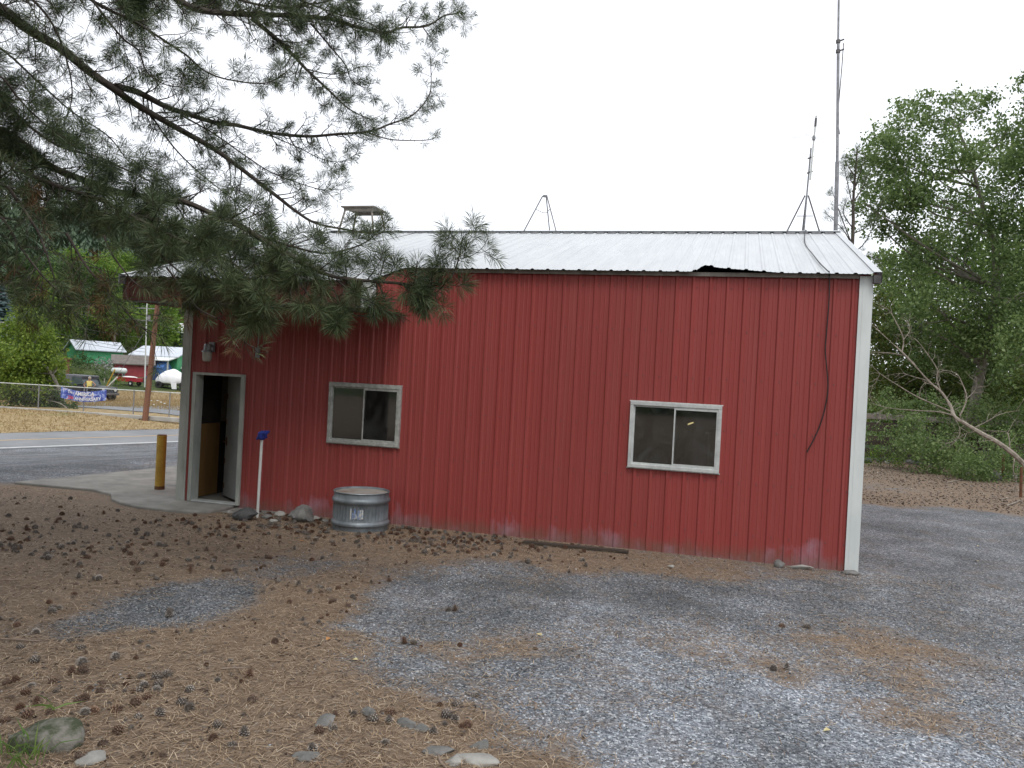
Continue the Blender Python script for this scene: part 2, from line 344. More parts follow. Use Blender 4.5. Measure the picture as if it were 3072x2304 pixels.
# ---- ground sheet
def axis(lo, hi, step, ext):
    a = np.arange(lo, hi+1e-6, step); l = []; v = lo; s = step
    while v > -ext: s *= 1.065; v -= s; l.append(v)
    h = []; v = hi; s = step
    while v < ext: s *= 1.065; v += s; h.append(v)
    return np.array(l[::-1] + list(a) + h)
gx = axis(-10, 6, .075, 1800); gy = axis(-9.5, .6, .075, 1800)
X, Y = np.meshgrid(gx, gy); Z = terrain(X, Y)
lit = litter(X, Y); near = (np.abs(X) < 12) & (np.abs(Y+4) < 8)
bmp = .012*np.sin(X*5.1+1.3*np.sin(Y*3))*np.cos(Y*4.7+np.sin(X*2.2)) + .009*np.sin(X*11+Y*7)*np.sin(Y*13-X*3)
mound = .05*lit*sstep(-Y, .6, 2)*sstep(-X, .5, 3)
edge = sstep(-Y, .25, 1.0)*sstep(6-np.abs(X+2), 0, 2)
Z = Z + (bmp*edge + mound)*near
nxg, nyg = len(gx), len(gy)
idx = np.arange(nxg*nyg).reshape(nyg, nxg)
F = np.stack([idx[:-1, :-1], idx[:-1, 1:], idx[1:, 1:], idx[1:, :-1]], -1).reshape(-1, 4)
ground = mesh_np('ground', np.stack([X, Y, Z], -1).reshape(-1, 3), [F], M['ground'], smooth=True)
u = RN[0]*X + RN[1]*Y
zone = np.zeros((nyg, nxg, 4), np.float32); zone[..., 3] = 1
zr = lit.copy(); zr[u > 13.2] *= .12; zr[u < -14] = .5; zr[(Y < -9)] = .9; zone[..., 0] = zr
zone[..., 1] = sstep(u, 31.0, 32.2)*(1 - .9*sstep(u, 80, 100))
gr = .85*sstep(u, 58, 66)+.15*sstep(u, 70, 88); gr = np.maximum(gr, sstep(Y, 19.5, 23)*sstep(X, 1, 3)*(u < 10)); gr = np.maximum(gr, sstep(Y, 30, 50)*(u < 14)); gr = np.maximum(gr, sstep(-Y, 40, 70))
gr = np.maximum(gr, sstep(X, 12, 16)); zone[..., 2] = gr
ca = ground.data.color_attributes.new('zone', 'FLOAT_COLOR', 'POINT'); ca.data.foreach_set('color', zone.ravel())
tag(ground, kind='structure')
def gz(x, y):
    """height of the ground sheet incl. mounds"""
    i = np.clip(np.searchsorted(gx, x)-1, 0, nxg-2); j = np.clip(np.searchsorted(gy, y)-1, 0, nyg-2)
    fx = (x-gx[i])/(gx[i+1]-gx[i]); fy = (y-gy[j])/(gy[j+1]-gy[j])
    return Z[j, i]*(1-fx)*(1-fy)+Z[j, i+1]*fx*(1-fy)+Z[j+1, i]*(1-fx)*fy+Z[j+1, i+1]*fx*fy
def ghit(px, py):
    d = ray(px, py); p = CAM + d*(-CAM[2]/d[2])
    for _ in range(4):
        z = float(gz(p[0], p[1])); p = CAM + d*((z-CAM[2])/d[2])
    return Vector(p)
# ---- road with edge line and centre line (sheets 4 mm apart)
def strip(name, u0, u1, v0, v1, z, mat, n=60):
    mb = MB(); vs = []
    for i in range(n+1):
        v = v0 + (v1-v0)*i/n
        for uu in (u0, u1): vs.append((RN[0]*uu+RD[0]*v, RN[1]*uu+RD[1]*v, z))
    mb.add(vs, [(2*i, 2*i+1, 2*i+3, 2*i+2) for i in range(n)]); return mb.build(name, mat)
tag(strip('road', 25.45, 31.2, -160, 260, -.889, M['asph']), kind='structure')
tag(strip('road_edge_line', 25.75, 25.9, -160, 260, -.885, M['linew']), kind='structure')
tag(strip('road_centre_line', 28.35, 28.5, -160, 260, -.885, M['liney']), kind='structure')
# ---- driveway behind the chain link fence
dA, dB, dC, dD = hit(232, 1222), hit(610, 1258), hit(610, 1222), hit(236, 1204)
mb = MB(); vs = []
for i in range(21):
    for q in range(5):
        a = dA.lerp(dB, i/20); b = dD.lerp(dC, i/20); p = a.lerp(b, q/4); vs.append((p.x, p.y, zt(p.x, p.y)+.03))
mb.add(vs, [(i*5+q, i*5+q+1, i*5+q+6, i*5+q+5) for i in range(20) for q in range(4)])
tag(mb.build('driveway', M['asph']), kind='structure')
# ---- concrete apron with rounded stoop
mb = MB()
outline = [(-8.85, 10), (-11.9, 10), (-11.75, 3.2), (-12.25, .05), (-10.6, .12), (-10.05, -.1), (-9.7, -.48), (-9.3, -.72), (-8.85, -.88), (-8.3, -.9), (-7.95, -.82), (-7.75, -.62), (-7.68, -.3), (-7.72, -.03), (-8.85, -.03)]
mb.prism(outline, -.12, .045); tag(mb.build('concrete_apron', M['conc'], bevel=.02), kind='structure')
mb = MB(); mb.prism([(-7.66, -.03), (-7.64, -.5), (-7.2, -.46), (-6.9, -.03)], -.12, .018); tag(mb.build('concrete_threshold', M['conc'], bevel=.01), kind='structure')

# ================================================================== THE RED BUILDING
X0, X1, DEP, EAVE, RIDGE = -8.80, 1.62, 10.0, 3.93, 5.37
SLOPE = (RIDGE-EAVE)/5.0
CX0, CX1, CY, CZ = -8.95, -4.90, -1.30, 3.20          # canopy
bld = tag(empty('red_metal_building', (-3.6, 0, 0)), 'long red ribbed metal building with white roof, open door and two sliding windows', 'building')
BO = Vector((-3.6, 0, 0))
def bpart(mb, name, mat, parent=None, **k):
    """geometry is written in world space; parent it to the building"""
    o = mb.build(name, mat, parent or bld, **k)
    o.matrix_parent_inverse = Matrix.Translation(-BO) if (parent is None) else Matrix.Identity(4)
    return o
PITCH = .2286
def profile(u0, u1, extra=(), d=.019, off=0.0, minor=True):
    """list of (u, depth) of a ribbed sheet"""
    k0 = int(math.floor((u0-off)/PITCH))-1; k1 = int(math.ceil((u1-off)/PITCH))+1
    pts = []
    for k in range(k0, k1+1):
        c = off + k*PITCH
        pts += [(c-.030, 0), (c-.014, d), (c+.014, d), (c+.030, 0)]
        if minor:
            for q in (.085, .145): pts += [(c+q-.011, 0), (c+q-.004, .0035), (c+q+.004, .0035), (c+q+.011, 0)]
    us = np.array([p[0] for p in pts]); ds = np.array([p[1] for p in pts])
    o = np.argsort(us, kind='stable'); us = us[o]; ds = ds[o]
    sel = sorted(set([u0, u1] + [float(q) for q in us if u0 < q < u1] + [e for e in extra if u0 < e < u1]))
    return [(q, float(np.interp(q, us, ds))) for q in sel]
def wall_panels(ua, ub, zb, ztop, mapf, openings=(), cuts=None, off=0.0, name='wall_panel', mat=None, parent=None):
    cuts = cuts or []
    bounds = [ua]; k = math.ceil((ua-off+.05)/(4*PITCH))
    while off + k*4*PITCH < ub-.05: bounds.append(off + k*4*PITCH); k += 1
    bounds.append(ub)
    for a, b in zip(bounds[:-1], bounds[1:]):
        ex = [e for o in openings for e in (o[0], o[1])]
        pr = profile(a, b, ex, off=off)
        zs = sorted(set([0.0] + [z for o in openings for z in (o[2], o[3]) if o[0] < b and o[1] > a]))
        mb = MB(); n = len(pr)
        rows = [zb] + [z for z in zs if z > zb] + [None]
        for z in rows:
            for (uu, dd) in pr: mb.v.append(mapf(uu, dd, ztop(uu) if z is None else z))
        for r_ in range(len(rows)-1):
            zc = (rows[r_] + (rows[r_+1] if rows[r_+1] is not None else 9))/2
            for i in range(n-1):
                uc = (pr[i][0]+pr[i+1][0])/2
                if any(o[0] < uc < o[1] and o[2] < zc < o[3] for o in openings): continue
                mb.f.append((r_*n+i, r_*n+i+1, (r_+1)*n+i+1, (r_+1)*n+i)); mb.m.append(0)
        if parent is None: bpart(mb, name, mat or M['red'])
        else:
            o = mb.build(name, mat or M['red'], parent); o.matrix_parent_inverse = parent.matrix_world.inverted()
DOOR = (-8.575, -7.665, 0.045, 2.12); W1 = (-6.10, -4.93, 1.20, 2.09); W2 = (-1.41, -.20, 1.18, 2.065)
front = lambda u_, d_, z_: (u_, -d_, z_)
wall_panels(X0, X1, -.03, lambda u_: EAVE-.02, front, [(DOOR[0], DOOR[1], -.1, DOOR[3]), W1, W2], off=.04)
gab = lambda y_: EAVE-.03 + SLOPE*(5-abs(y_-5))
wall_panels(0, DEP, -.03, gab, lambda u_, d_, z_: (X0-d_, u_, z_))
wall_panels(0, DEP, -.03, gab, lambda u_, d_, z_: (X1+d_, u_, z_))
wall_panels(X0, X1, -.03, lambda u_: EAVE-.02, lambda u_, d_, z_: (u_, DEP+d_, z_))
# inner lining round the openings
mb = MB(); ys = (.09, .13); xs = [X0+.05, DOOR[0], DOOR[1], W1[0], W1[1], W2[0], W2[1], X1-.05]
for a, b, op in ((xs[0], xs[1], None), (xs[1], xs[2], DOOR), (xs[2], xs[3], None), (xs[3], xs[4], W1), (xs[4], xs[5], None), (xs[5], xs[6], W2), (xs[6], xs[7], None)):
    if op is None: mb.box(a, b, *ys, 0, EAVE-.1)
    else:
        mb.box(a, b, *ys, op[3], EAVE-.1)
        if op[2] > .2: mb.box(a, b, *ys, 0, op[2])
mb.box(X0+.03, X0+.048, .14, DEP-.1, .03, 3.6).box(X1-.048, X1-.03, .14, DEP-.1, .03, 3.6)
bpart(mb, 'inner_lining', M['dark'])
bpart(MB().box(X0+.02, X1-.02, .02, DEP-.02, -.1, .03), 'floor_slab', M['conc'])
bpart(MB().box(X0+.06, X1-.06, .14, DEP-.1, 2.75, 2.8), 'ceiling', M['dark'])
bpart(MB().box(-7.0, -6.94, .14, 5, .03, 2.75).box(-3.4, -3.34, .14, 5, .03, 2.75).box(X0+.06, X1-.06, 5.0, 5.06, .03, 2.75), 'partition', M['inwall'])
bpart(MB().box(X0+.0485, X0+.062, .15, .95, .04, 1.28), 'plywood_panel', M['ply'])
bpart(MB().box(X0+.06, -7.3, .96, .99, 1.31, 2.75), 'dark_panel', M['inwall'])
bpart(MB().box(X0+.0485, X0+.058, .30, .44, 1.42, 2.02), 'wall_strip', M['trim'])
# corner trims (L shaped, proud of the sheets)
for nm, xa, s, mt in (('r', X1, 1, 'trim'), ('l', X0, -1, 'trim_old')):
    ztop = EAVE-.04 if s > 0 else CZ-.02
    poly = [(xa+s*.026, -.026), (xa-s*.135, -.026), (xa-s*.135, -.021), (xa-s*.075, -.023), (xa-s*.07, -.032), (xa-s*.06, -.032)]
    mb = MB(); mb.box(min(xa-s*.14, xa+s*.028), max(xa-s*.14, xa+s*.028), -.031, -.022, -.02, ztop)
    mb.box(min(xa+s*.0225, xa+s*.029), max(xa+s*.0225, xa+s*.029), -.0215, .12, -.02, ztop)
    mb.box(min(xa-s*.095, xa-s*.085), max(xa-s*.095, xa-s*.085), -.0345, -.0312, -.018, ztop-.002)
    bpart(mb, 'corner_trim', M[mt])
# roof
def roof_sheet(xa, xb, y_e, side, lift=None, n=9):
    pr = profile(xa, xb, off=.04, d=.015); mb = MB(); m_ = len(pr); ye = y_e
    for j in range(n+1):
        t = (j/n)**1.6; yy = ye + (5-ye)*t if side > 0 else (DEP-ye) + (5-(DEP-ye))*t
        for (uu, dd) in pr:
            z = EAVE + SLOPE*(5-abs(yy-5)) + dd + .012
            if lift and t < .2: z += lift(uu)*(1-t/.2)**2
            mb.v.append((uu, yy, z))
    for j in range(n):
        for i in range(m_-1): mb.f.append((j*m_+i, j*m_+i+1, (j+1)*m_+i+1, (j+1)*m_+i)); mb.m.append(0)
    return bpart(mb, 'roof_panel', M['roof'])
def bent(x): return .09*math.exp(-((x+.50)/.10)**2)*(1 if x > -.50 else 1) + (.07*max(0, 1-(x+.5)/1.0) if x > -.5 else 0)*(1-math.exp(-((x+.5)/.1)**2))
rb = [CX0-.02] + [CX1-k*.9144 for k in (3, 2, 1)][0:3] + [CX1 + k*.9144 for k in range(0, 8)]
rb = [CX0-.02, CX1-3*.9144, CX1-2*.9144, CX1-.9144] + [CX1+k*.9144 for k in range(0, 7)] + [X1+.10]
for a, b in zip(rb[:-1], rb[1:]):
    roof_sheet(a, b, CY-.06 if b <= CX1+.01 else -.13, 1, bent)
    roof_sheet(a, b, -.13, -1)
# dark purlins / framing that close the eave from below, eave board
bpart(MB().box(X0+.03, X1-.03, .03, .085, EAVE-.14, EAVE-.025), 'eave_purlin', M['dark'])
bpart(MB().box(CX1+.03, X1-.15, -.05, -.026, EAVE-.075, EAVE-.02), 'eave_board', M['wood_grey'])
# ridge cap: folded sheet with foam closures
mb = MB()
for s in (-1, 1):
    yb = 5+s*.17
    mb.add([(CX0-.04, 5, RIDGE+.065), (X1+.12, 5, RIDGE+.065), (X1+.12, yb, RIDGE+.065-SLOPE*.17), (CX0-.04, yb, RIDGE+.065-SLOPE*.17)], [(0, 1, 2, 3)])
bpart(mb, 'ridge_cap', M['roof'])
mb = MB()
for k in range(60):
    c = .04 + (k-45)*PITCH
    if CX0 < c-.1 and c+.2 < X1: mb.box(c+.035, c+.19, 4.835, 4.86, RIDGE-.03, RIDGE+.002)
bpart(mb, 'ridge_closure', M['steel'])
# rake trims along both gables
for xa, s in ((X1+.10, 1), (CX0-.02, -1)):
    mb = MB(); ys0 = -.14 if s > 0 else CY-.07
    for ya, yb in ((ys0, 5), (5, DEP+.14)):
        za = EAVE+SLOPE*(5-abs(ya-5)); zb_ = EAVE+SLOPE*(5-abs(yb-5))
        xi, xo = xa-s*.09, xa+s*.012
        mb.add([(xi, ya, za+.042), (xo, ya, za+.042), (xo, yb, zb_+.042), (xi, yb, zb_+.042)], [(0, 1, 2, 3)])
        mb.add([(xo, ya, za+.042), (xo, ya, za-.10), (xo, yb, zb_-.10), (xo, yb, zb_+.042)], [(0, 1, 2, 3)])
    bpart(mb, 'rake_trim', M['roof'])
    mb = MB(); mb.box(min(xa-s*.085, xa+s*.008), max(xa-s*.085, xa+s*.008), ys0+.02, .0 if s > 0 else ys0+.05, EAVE+SLOPE*ys0-.1, EAVE+SLOPE*ys0+.005); bpart(mb, 'rake_end', M['steel_dk'])
# canopy over the door end: ribbed fascia, side panel, soffit, corner trim
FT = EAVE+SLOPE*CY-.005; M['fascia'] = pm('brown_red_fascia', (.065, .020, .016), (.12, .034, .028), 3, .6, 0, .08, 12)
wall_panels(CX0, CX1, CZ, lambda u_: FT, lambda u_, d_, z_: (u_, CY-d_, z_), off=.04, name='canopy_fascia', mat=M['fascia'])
wall_panels(CY, -.03, CZ, lambda y_: EAVE+SLOPE*y_-.01, lambda u_, d_, z_: (CX1+d_, u_, z_), name='canopy_side_panel')
wall_panels(CY, 0, CZ, lambda y_: EAVE+SLOPE*y_-.01, lambda u_, d_, z_: (CX0-d_, u_, z_), name='canopy_side_panel')
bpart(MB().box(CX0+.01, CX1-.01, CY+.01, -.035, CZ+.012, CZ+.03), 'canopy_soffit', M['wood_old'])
bpart(MB().box(CX1-.12, CX1+.03, CY-.031, CY-.0225, CZ-.012, FT-.02).box(CX1+.0225, CX1+.03, CY-.0222, CY+.11, CZ-.012, FT-.02), 'canopy_corner_trim', M['trim'])
bpart(MB().box(CX0-.02, CX1+.02, CY-.04, CY+.03, CZ-.022, CZ-.013), 'canopy_drip_edge', M['steel_dk'])
# screws: rows of small heads
mb = MB()
for z in (.35, 1.05, 1.75, 2.45, 3.1, 3.7):
    k = -45
    while k < 12:
        c = .04+k*PITCH+.047; k += 1
        if not (X0+.15 < c < X1-.15): continue
        if any(o[0]-.03 < c < o[1]+.03 and o[2]-.03 < z < o[3]+.03 for o in (DOOR, W1, W2)): continue
        mb.box(c-.006, c+.006, -.009, -.001, z-.006, z+.006)
so_ = bpart(mb, 'screw_heads', M['steel_dk']); so_['kind'] = 'stuff'
# windows
def glass_mat():
    m, nt, bs, L = newmat('dirty_glass')
    tr = N(nt, 'ShaderNodeBsdfTransparent'); tr.inputs[0].default_value = (.62, .65, .64, 1)
    gl = N(nt, 'ShaderNodeBsdfGlossy'); gl.inputs['Roughness'].default_value = .03; gl.inputs[0].default_value = (.9, .92, .95, 1)
    fr = N(nt, 'ShaderNodeFresnel'); fr.inputs[0].default_value = 1.5
    s1 = N(nt, 'ShaderNodeMixShader'); L(mth(nt, 'MULTIPLY', fr.outputs[0], 2.2, True), s1.inputs[0]); L(tr.outputs[0], s1.inputs[1]); L(gl.outputs[0], s1.inputs[2])
    df = N(nt, 'ShaderNodeBsdfDiffuse'); df.inputs[0].default_value = (.16, .165, .155, 1)
    P = pos(nt); f = ramp(nt, [(.42, (.01, .01, .01)), (.80, (.30, .30, .30))], noise(nt, 1, 6, .68, mapping(nt, P, (3.2, 1, 2.4)), .8)).outputs[0]
    s2 = N(nt, 'ShaderNodeMixShader'); L(f, s2.inputs[0]); L(s1.outputs[0], s2.inputs[1]); L(df.outputs[0], s2.inputs[2])
    L(s2.outputs[0], nt.nodes['Material Output'].inputs[0]); return m
M['glass'] = glass_mat()
def window(o, mt, lab, rsash):
    x0, x1, z0, z1 = o
    mb = MB(); t = .048
    mb.box(x0-.02, x1+.02, -.058, .02, z1-t+.02, z1+.02).box(x0-.02, x1+.02, -.058, .02, z0-.02, z0+t-.02)
    mb.box(x0-.02, x0+t-.02, -.055, .02, z0+t-.02, z1-t+.02).box(x1-t+.02, x1+.02, -.055, .02, z0+t-.02, z1-t+.02)
    # flange against the sheets
    mb.box(x0-.035, x1+.035, -.030, -.024, z1+.0205, z1+.034).box(x0-.035, x1+.035, -.036, -.024, z0-.034, z0-.0205)
    wn = bpart(mb, 'window', M[mt], bevel=.003); wn['label'] = lab
    xm = (x0+x1)/2
    def sub(mb, name, mat, **k):
        p = mb.build(name, mat, wn, **k); p.matrix_parent_inverse = Matrix.Identity(4); return p
    xa, xb, za, zb_ = x0+t-.02, x1-t+.02, z0+t-.02, z1-t+.02
    for (p, q, yy, fw) in ((xa, xm+.016, -.012, .024), (xm-.016, xb, -.036, rsash)):
        s_ = MB(); s_.box(p, q, yy-.011, yy+.011, zb_-fw, zb_-.001).box(p, q, yy-.011, yy+.011, za+.001, za+fw).box(p, p+.02, yy-.0105, yy+.0105, za+fw, zb_-fw).box(q-.02, q, yy-.0105, yy+.0105, za+fw, zb_-fw)
        sub(s_, 'sash', M[mt])
        sub(MB().box(p+.014, q-.014, yy-.003, yy+.001, za+fw-.006, zb_-fw+.006), 'pane', M['glass'])
    return wn
window(W1, 'alu_old', 'corroded sliding window near the galvanised tank', .04)
window(W2, 'alu', 'cleaner aluminium sliding window near the white corner trim', .04)
# door opening: frame, leaf ajar
mb = MB(); a, b, z0, z1 = DOOR
mb.box(a-.03, a+.035, -.04, .16, .046, z1).box(b-.035, b+.03, -.04, .16, .046, z1).box(a-.03, b+.03, -.042, .16, z1, z1+.04)
bpart(mb, 'door_frame', M['trim_old'], bevel=.003)
bpart(MB().box(a+.036, b-.036, -.03, .16, .046, .062), 'door_sill', M['alu'])
dm = Matrix.Translation((b-.04, .13, 0)) @ Matrix.Rotation(R(-37), 4, 'Z')
dl = bpart(MB().box(-.84, 0, -.02, .022, .075, z1-.01, M=dm), 'door', M['doorleaf'], bevel=.003)
hd = MB(); hd.tube([dm @ Vector((-.77, -.02, 1.0)), dm @ Vector((-.77, -.07, 1.0))], .012, 8); hd.tube([dm @ Vector((-.77, -.07, 1.0)), dm @ Vector((-.66, -.075, 1.0))], .011, 8)
hd.box(-.80, -.74, -.025, -.0195, .93, 1.07, M=dm)
h_ = hd.build('handle', M['rust'], dl); h_.matrix_parent_inverse = Matrix.Identity(4)
for zz in (.2, .62, 1.28, 1.72):
    q = MB().box(-.843, -.80, -.0235, -.0195, zz, zz+.09, M=dm).build('edge_plate', M['rust'], dl); q.matrix_parent_inverse = Matrix.Identity(4)
# jar light over the door and little junction box
lx = -8.27
lm = bpart(MB().box(lx-.05, lx+.05, -.05, -.02, 2.5, 2.66).tube([(lx, -.05, 2.6), (lx, -.13, 2.6)], .022, 8).lathe([(.001, .2), (.045, .2), (.06, .16), (.062, .1), (.085, .085), (.09, .06), (.0, .06)], 16, (lx, -.15, 2.43)), 'wall_lamp', M['steel'], smooth=True)
j_ = MB().lathe([(.072, .06), (.074, -.02), (.064, -.075), (.04, -.09), (.0, -.092)], 16, (lx, -.15, 2.43)).build('glass_jar', pm('frosted_jar', (.35, .34, .30), (.46, .45, .40), 5, .3), lm, smooth=True); j_.matrix_parent_inverse = Matrix.Identity(4)
bpart(MB().box(-7.45, -7.38, -.06, -.02, 2.44, 2.60).tube([(-7.415, -.04, 2.6), (-7.415, -.04, 3.2)], .01, 6), 'junction_box', M['steel'], bevel=.004)
# interior seen through the right-hand window
cb = tag(empty('cabinet', (-.07, .62, .031)), 'cream panelled cupboard inside, seen through the window by the white corner trim', 'cabinet')
MB().box(-.3, .75, 0, .55, 0, 1.62).build('carcass', M['cabinet'], cb, bevel=.006)
MB().box(-.26, .2, -.02, -.001, .1, 1.52).build('door', M['cabinet'], cb, bevel=.008); MB().box(.24, .7, -.02, -.001, .1, 1.52).build('door', M['cabinet'], cb, bevel=.008)
MB().box(-.34, .79, -.03, .58, 1.62, 1.67).build('cornice', M['cabinet'], cb, bevel=.006)
lp = onY(2072, 1272, 2.2)
em, nt, bs, L = newmat('lit_tube'); bs.inputs['Emission Color'].default_value = (1, .75, .35, 1); bs.inputs['Emission Strength'].default_value = 2.2; bs.inputs['Base Color'].default_value = (.8, .7, .5, 1)
tl = tag(empty('tube_lamp', lp), 'small lit yellow lamp hanging inside behind the sliding window', 'lamp')
MB().tube([(-.045, 0, -.01), (.045, 0, .03)], .011, 8).build('tube', em, tl)
MB().tube([(0, 0, .03), (0, 0, 2.75-lp.z)], .004, 5).box(-.06, .06, -.03, .03, .035, .055).build('hanger', M['steel_dk'], tl)

# ================================================================== THINGS ROUND THE BUILDING
# galvanised stock tank
tc = Vector((-5.24, -.55, float(gz(-5.24, -.55))-.01))
tk = empty('stock_tank', tc); tk.scale = (.955, .955, 1.03)
tag(tk, 'round galvanised stock tank with torn label against the red wall', 'tank')
prof = [(.40, 0), (.425, .01), (.425, .075), (.43, .085), (.447, .10), (.447, .125), (.43, .145), (.418, .155), (.416, .17)]
mb = MB(); n = 96; vs = []; fs = []
ribz = [.17, .18, .37, .38]
rows = [(r_, z_, 0) for r_, z_ in prof] + [(.412, .18, 1), (.412, .37, 1)] + [(.416, .38, 0), (.418, .39, 0), (.428, .40, 0), (.442, .42, 0), (.442, .445, 0), (.428, .465, 0), (.42, .475, 0), (.42, .535, 0), (.428, .54, 0), (.43, .548, 0), (.424, .556, 0), (.412, .55, 0), (.405, .53, 0)]
for r_, z_, rb_ in rows:
    for k in range(n):
        t = 2*math.pi*k/n; rr = r_ + (.010*(1 if k % 2 else -1) if rb_ else 0)
        dent = 1 - .02*math.exp(-((t-5.3)/.15)**2)*math.exp(-((z_-.12)/.05)**2)
        vs.append((rr*dent*math.cos(t), rr*dent*math.sin(t), z_))
for i in range(len(rows)-1):
    for k in range(n): fs.append((i*n+k, i*n+(k+1) % n, (i+1)*n+(k+1) % n, (i+1)*n+k))
mb.add(vs, fs); mb.build('shell', M['galv'], tk, smooth=True)
MB().lathe([(0, .52), (.2, .526), (.3, .522), (.406, .529)], 48).build('lid', M['rustlid'], tk, smooth=True)
# torn paper label: separate vertical scraps on the shell
lab1 = pm('torn_paper', (.55, .53, .47), (.30, .36, .46), 30, .8, lo=.45, hi=.6); lab2 = pm('torn_blue_print', (.07, .14, .34), (.45, .47, .48), 40, .8, lo=.4, hi=.65)
ang0 = math.atan2(-11.56+.62+tc.y*0+0, 5.24)      # towards the camera
for j, (da, wd, z0, z1, mt, kk) in enumerate(((-.36, .05, .19, .36, lab1, 0), (-.29, .055, .19, .31, lab2, 0), (-.215, .06, .195, .35, lab2, 0), (-.15, .035, .20, .28, lab1, 0), (-.09, .06, .185, .345, lab2, 0), (-.02, .045, .19, .35, lab1, 0), (.045, .062, .185, .355, lab1, 0))):
    mb = MB(); vs = []; q = 5
    for i in range(q):
        t = ang0 + da + wd*i/(q-1) - .02
        for zz, e in ((z0, 1), (z1, -1)): vs.append((.4225*math.cos(t), .4225*math.sin(t), zz + e*random.uniform(0, .03)))
    mb.add(vs, [(2*i, 2*i+2, 2*i+3, 2*i+1) for i in range(q-1)]); mb.build('label_scrap', mt, tk)
# white stand pipe with a blue rag tied on top
pp = ghit(773, 1556); pp = Vector((-6.95, -.56, float(gz(-6.95, -.56))))
sp_ = tag(empty('stand_pipe', pp), 'thin white standing pipe topped with a tied blue rag', 'pipe')
MB().tube([(0, 0, -.1), (.004, 0, .5), (.012, 0, 1.22)], .021, 12).build('pipe', M['pvc'], sp_, smooth=True)
mb = MB(); 
for k in range(9):
    a = k*.7; l = random.uniform(.07, .15)
    c = Vector((.012, 0, 1.235)); e = c + Vector((math.cos(a)*l, math.sin(a)*l*.8, random.uniform(-.06, .09)))
    mb.tube([c, c.lerp(e, .5)+Vector((0, 0, .025)), e], [.045, .04, .010], 7)
mb.tube([(.012, 0, 1.19), (.012, 0, 1.23), (.015, 0, 1.30), (.015, .0, 1.33)], [.035, .065, .06, .015], 10)
mb.build('rag', M['blue'], sp_, smooth=True)
# yellow bollard
bp = Vector((-9.75, .73, .045))
bl = tag(empty('bollard', bp), 'chipped yellow steel pipe bollard on the concrete apron', 'bollard')
MB().tube([(0, 0, 0), (0, 0, .955)], .083, 24).build('post', M['yellow'], bl, smooth=True)
MB().lathe([(.083, .955), (.07, .968), (0, .97)], 24).build('cap', M['rust'], bl, smooth=True)
MB().lathe([(.085, 0), (.0855, .05), (.084, .06)], 24).build('rusted_foot', M['rust'], bl, smooth=True)
for a, z, s in ((-1.9, .62, .05), (-1.75, .70, .025), (-1.6, .5, .02), (-1.85, .38, .022), (-1.5, .3, .018), (-1.95, .2, .02), (-1.3, .78, .02)):
    mb = MB(); mb.add([(.0842*math.cos(a+q*.1), .0842*math.sin(a+q*.1), z+s*math.sin(w_)*1.4) for q, w_ in ((-s*8, 0), (-s*3, 1.5), (s*5, .8), (s*7, -.4), (0, -1.5))], [(0, 1, 2, 3, 4)]); mb.build('paint_chip', M['rust'], bl)
# rocks
def rock_mesh(sx, sy, sz, seed, sub=3, amp=.28):
    bm = bmesh.new(); bmesh.ops.create_icosphere(bm, subdivisions=sub, radius=1); rr = random.Random(seed)
    ph = [(Vector((rr.uniform(-1, 1), rr.uniform(-1, 1), rr.uniform(-1, 1))).normalized(), rr.uniform(.5, .95)) for _ in range(9)]
    for v in bm.verts:
        p = v.co.copy()
        for d, c in ph:
            q = p.dot(d)
            if q > c: p -= d*(q-c)*.9
        p *= 1 + amp*.25*(math.sin(p.x*5+seed)*math.cos(p.y*4+seed*2)+.5*math.sin(p.z*9+p.x*7))
        v.co = Vector((p.x*sx, p.y*sy, max(p.z, -.75)*sz))
    me = bpy.data.meshes.new('rock'); bm.to_mesh(me); bm.free()
    for p in me.polygons: p.use_smooth = True
    try: me.set_sharp_from_angle(angle=R(32))
    except Exception: pass
    return me
def rock(p, sx, sy, sz, seed, mat, label, name='rock', rz=0, group=None, sink=.55):
    me = rock_mesh(sx, sy, sz, seed); me.materials.append(M[mat]); o = bpy.data.objects.new(name, me); COL.objects.link(o)
    o.location = (p[0], p[1], p[2]+sz*sink); o.rotation_euler = (0, 0, rz); return tag(o, label, 'rock', group)
rock(ghit(895, 1568)+Vector((0, .12, 0)), .185, .16, .15, 3, 'rockg', 'large rounded grey rock at the foot of the red wall', sink=.7)
rock(ghit(722, 1562)+Vector((0, .1, 0)), .22, .15, .12, 8, 'rockd', 'dark angular rock between the stoop and the white pipe')
for j, (px, py, s) in enumerate(((800, 1555, .07), (838, 1548, .075), (765, 1548, .06), (870, 1552, .05), (945, 1560, .06), (690, 1540, .05), (975, 1566, .045), (820, 1566, .05))):
    rock(ghit(px, py), s*1.3, s, s*.7, 20+j, 'rockp' if j % 3 else 'rockg', ('small pale stone' if j % 3 else 'small grey stone')+' along the wall beside the large grey rock', 'stone', j, 'small stones by the wall')
rock(ghit(2337, 1703)+Vector((0, .03, 0)), .075, .06, .065, 41, 'rockg', 'dark round stone against the bleached wall foot', 'stone')
rock(ghit(2405, 1708)+Vector((0, .03, 0)), .17, .06, .045, 42, 'rockp', 'long pale flat stone against the wall foot', 'stone')
rock(ghit(2550, 1722), .12, .08, .035, 43, 'rockg', 'flat grey stone under the white corner trim', 'stone')
rock(ghit(2012, 1703), .05, .04, .03, 44, 'rockp', 'small white stone lying on gravel before the long window wall', 'stone')
rock(ghit(150, 2225), .22, .17, .15, 51, 'rockm', 'mossy boulder half buried in the needle litter', 'boulder', .3, sink=.02)
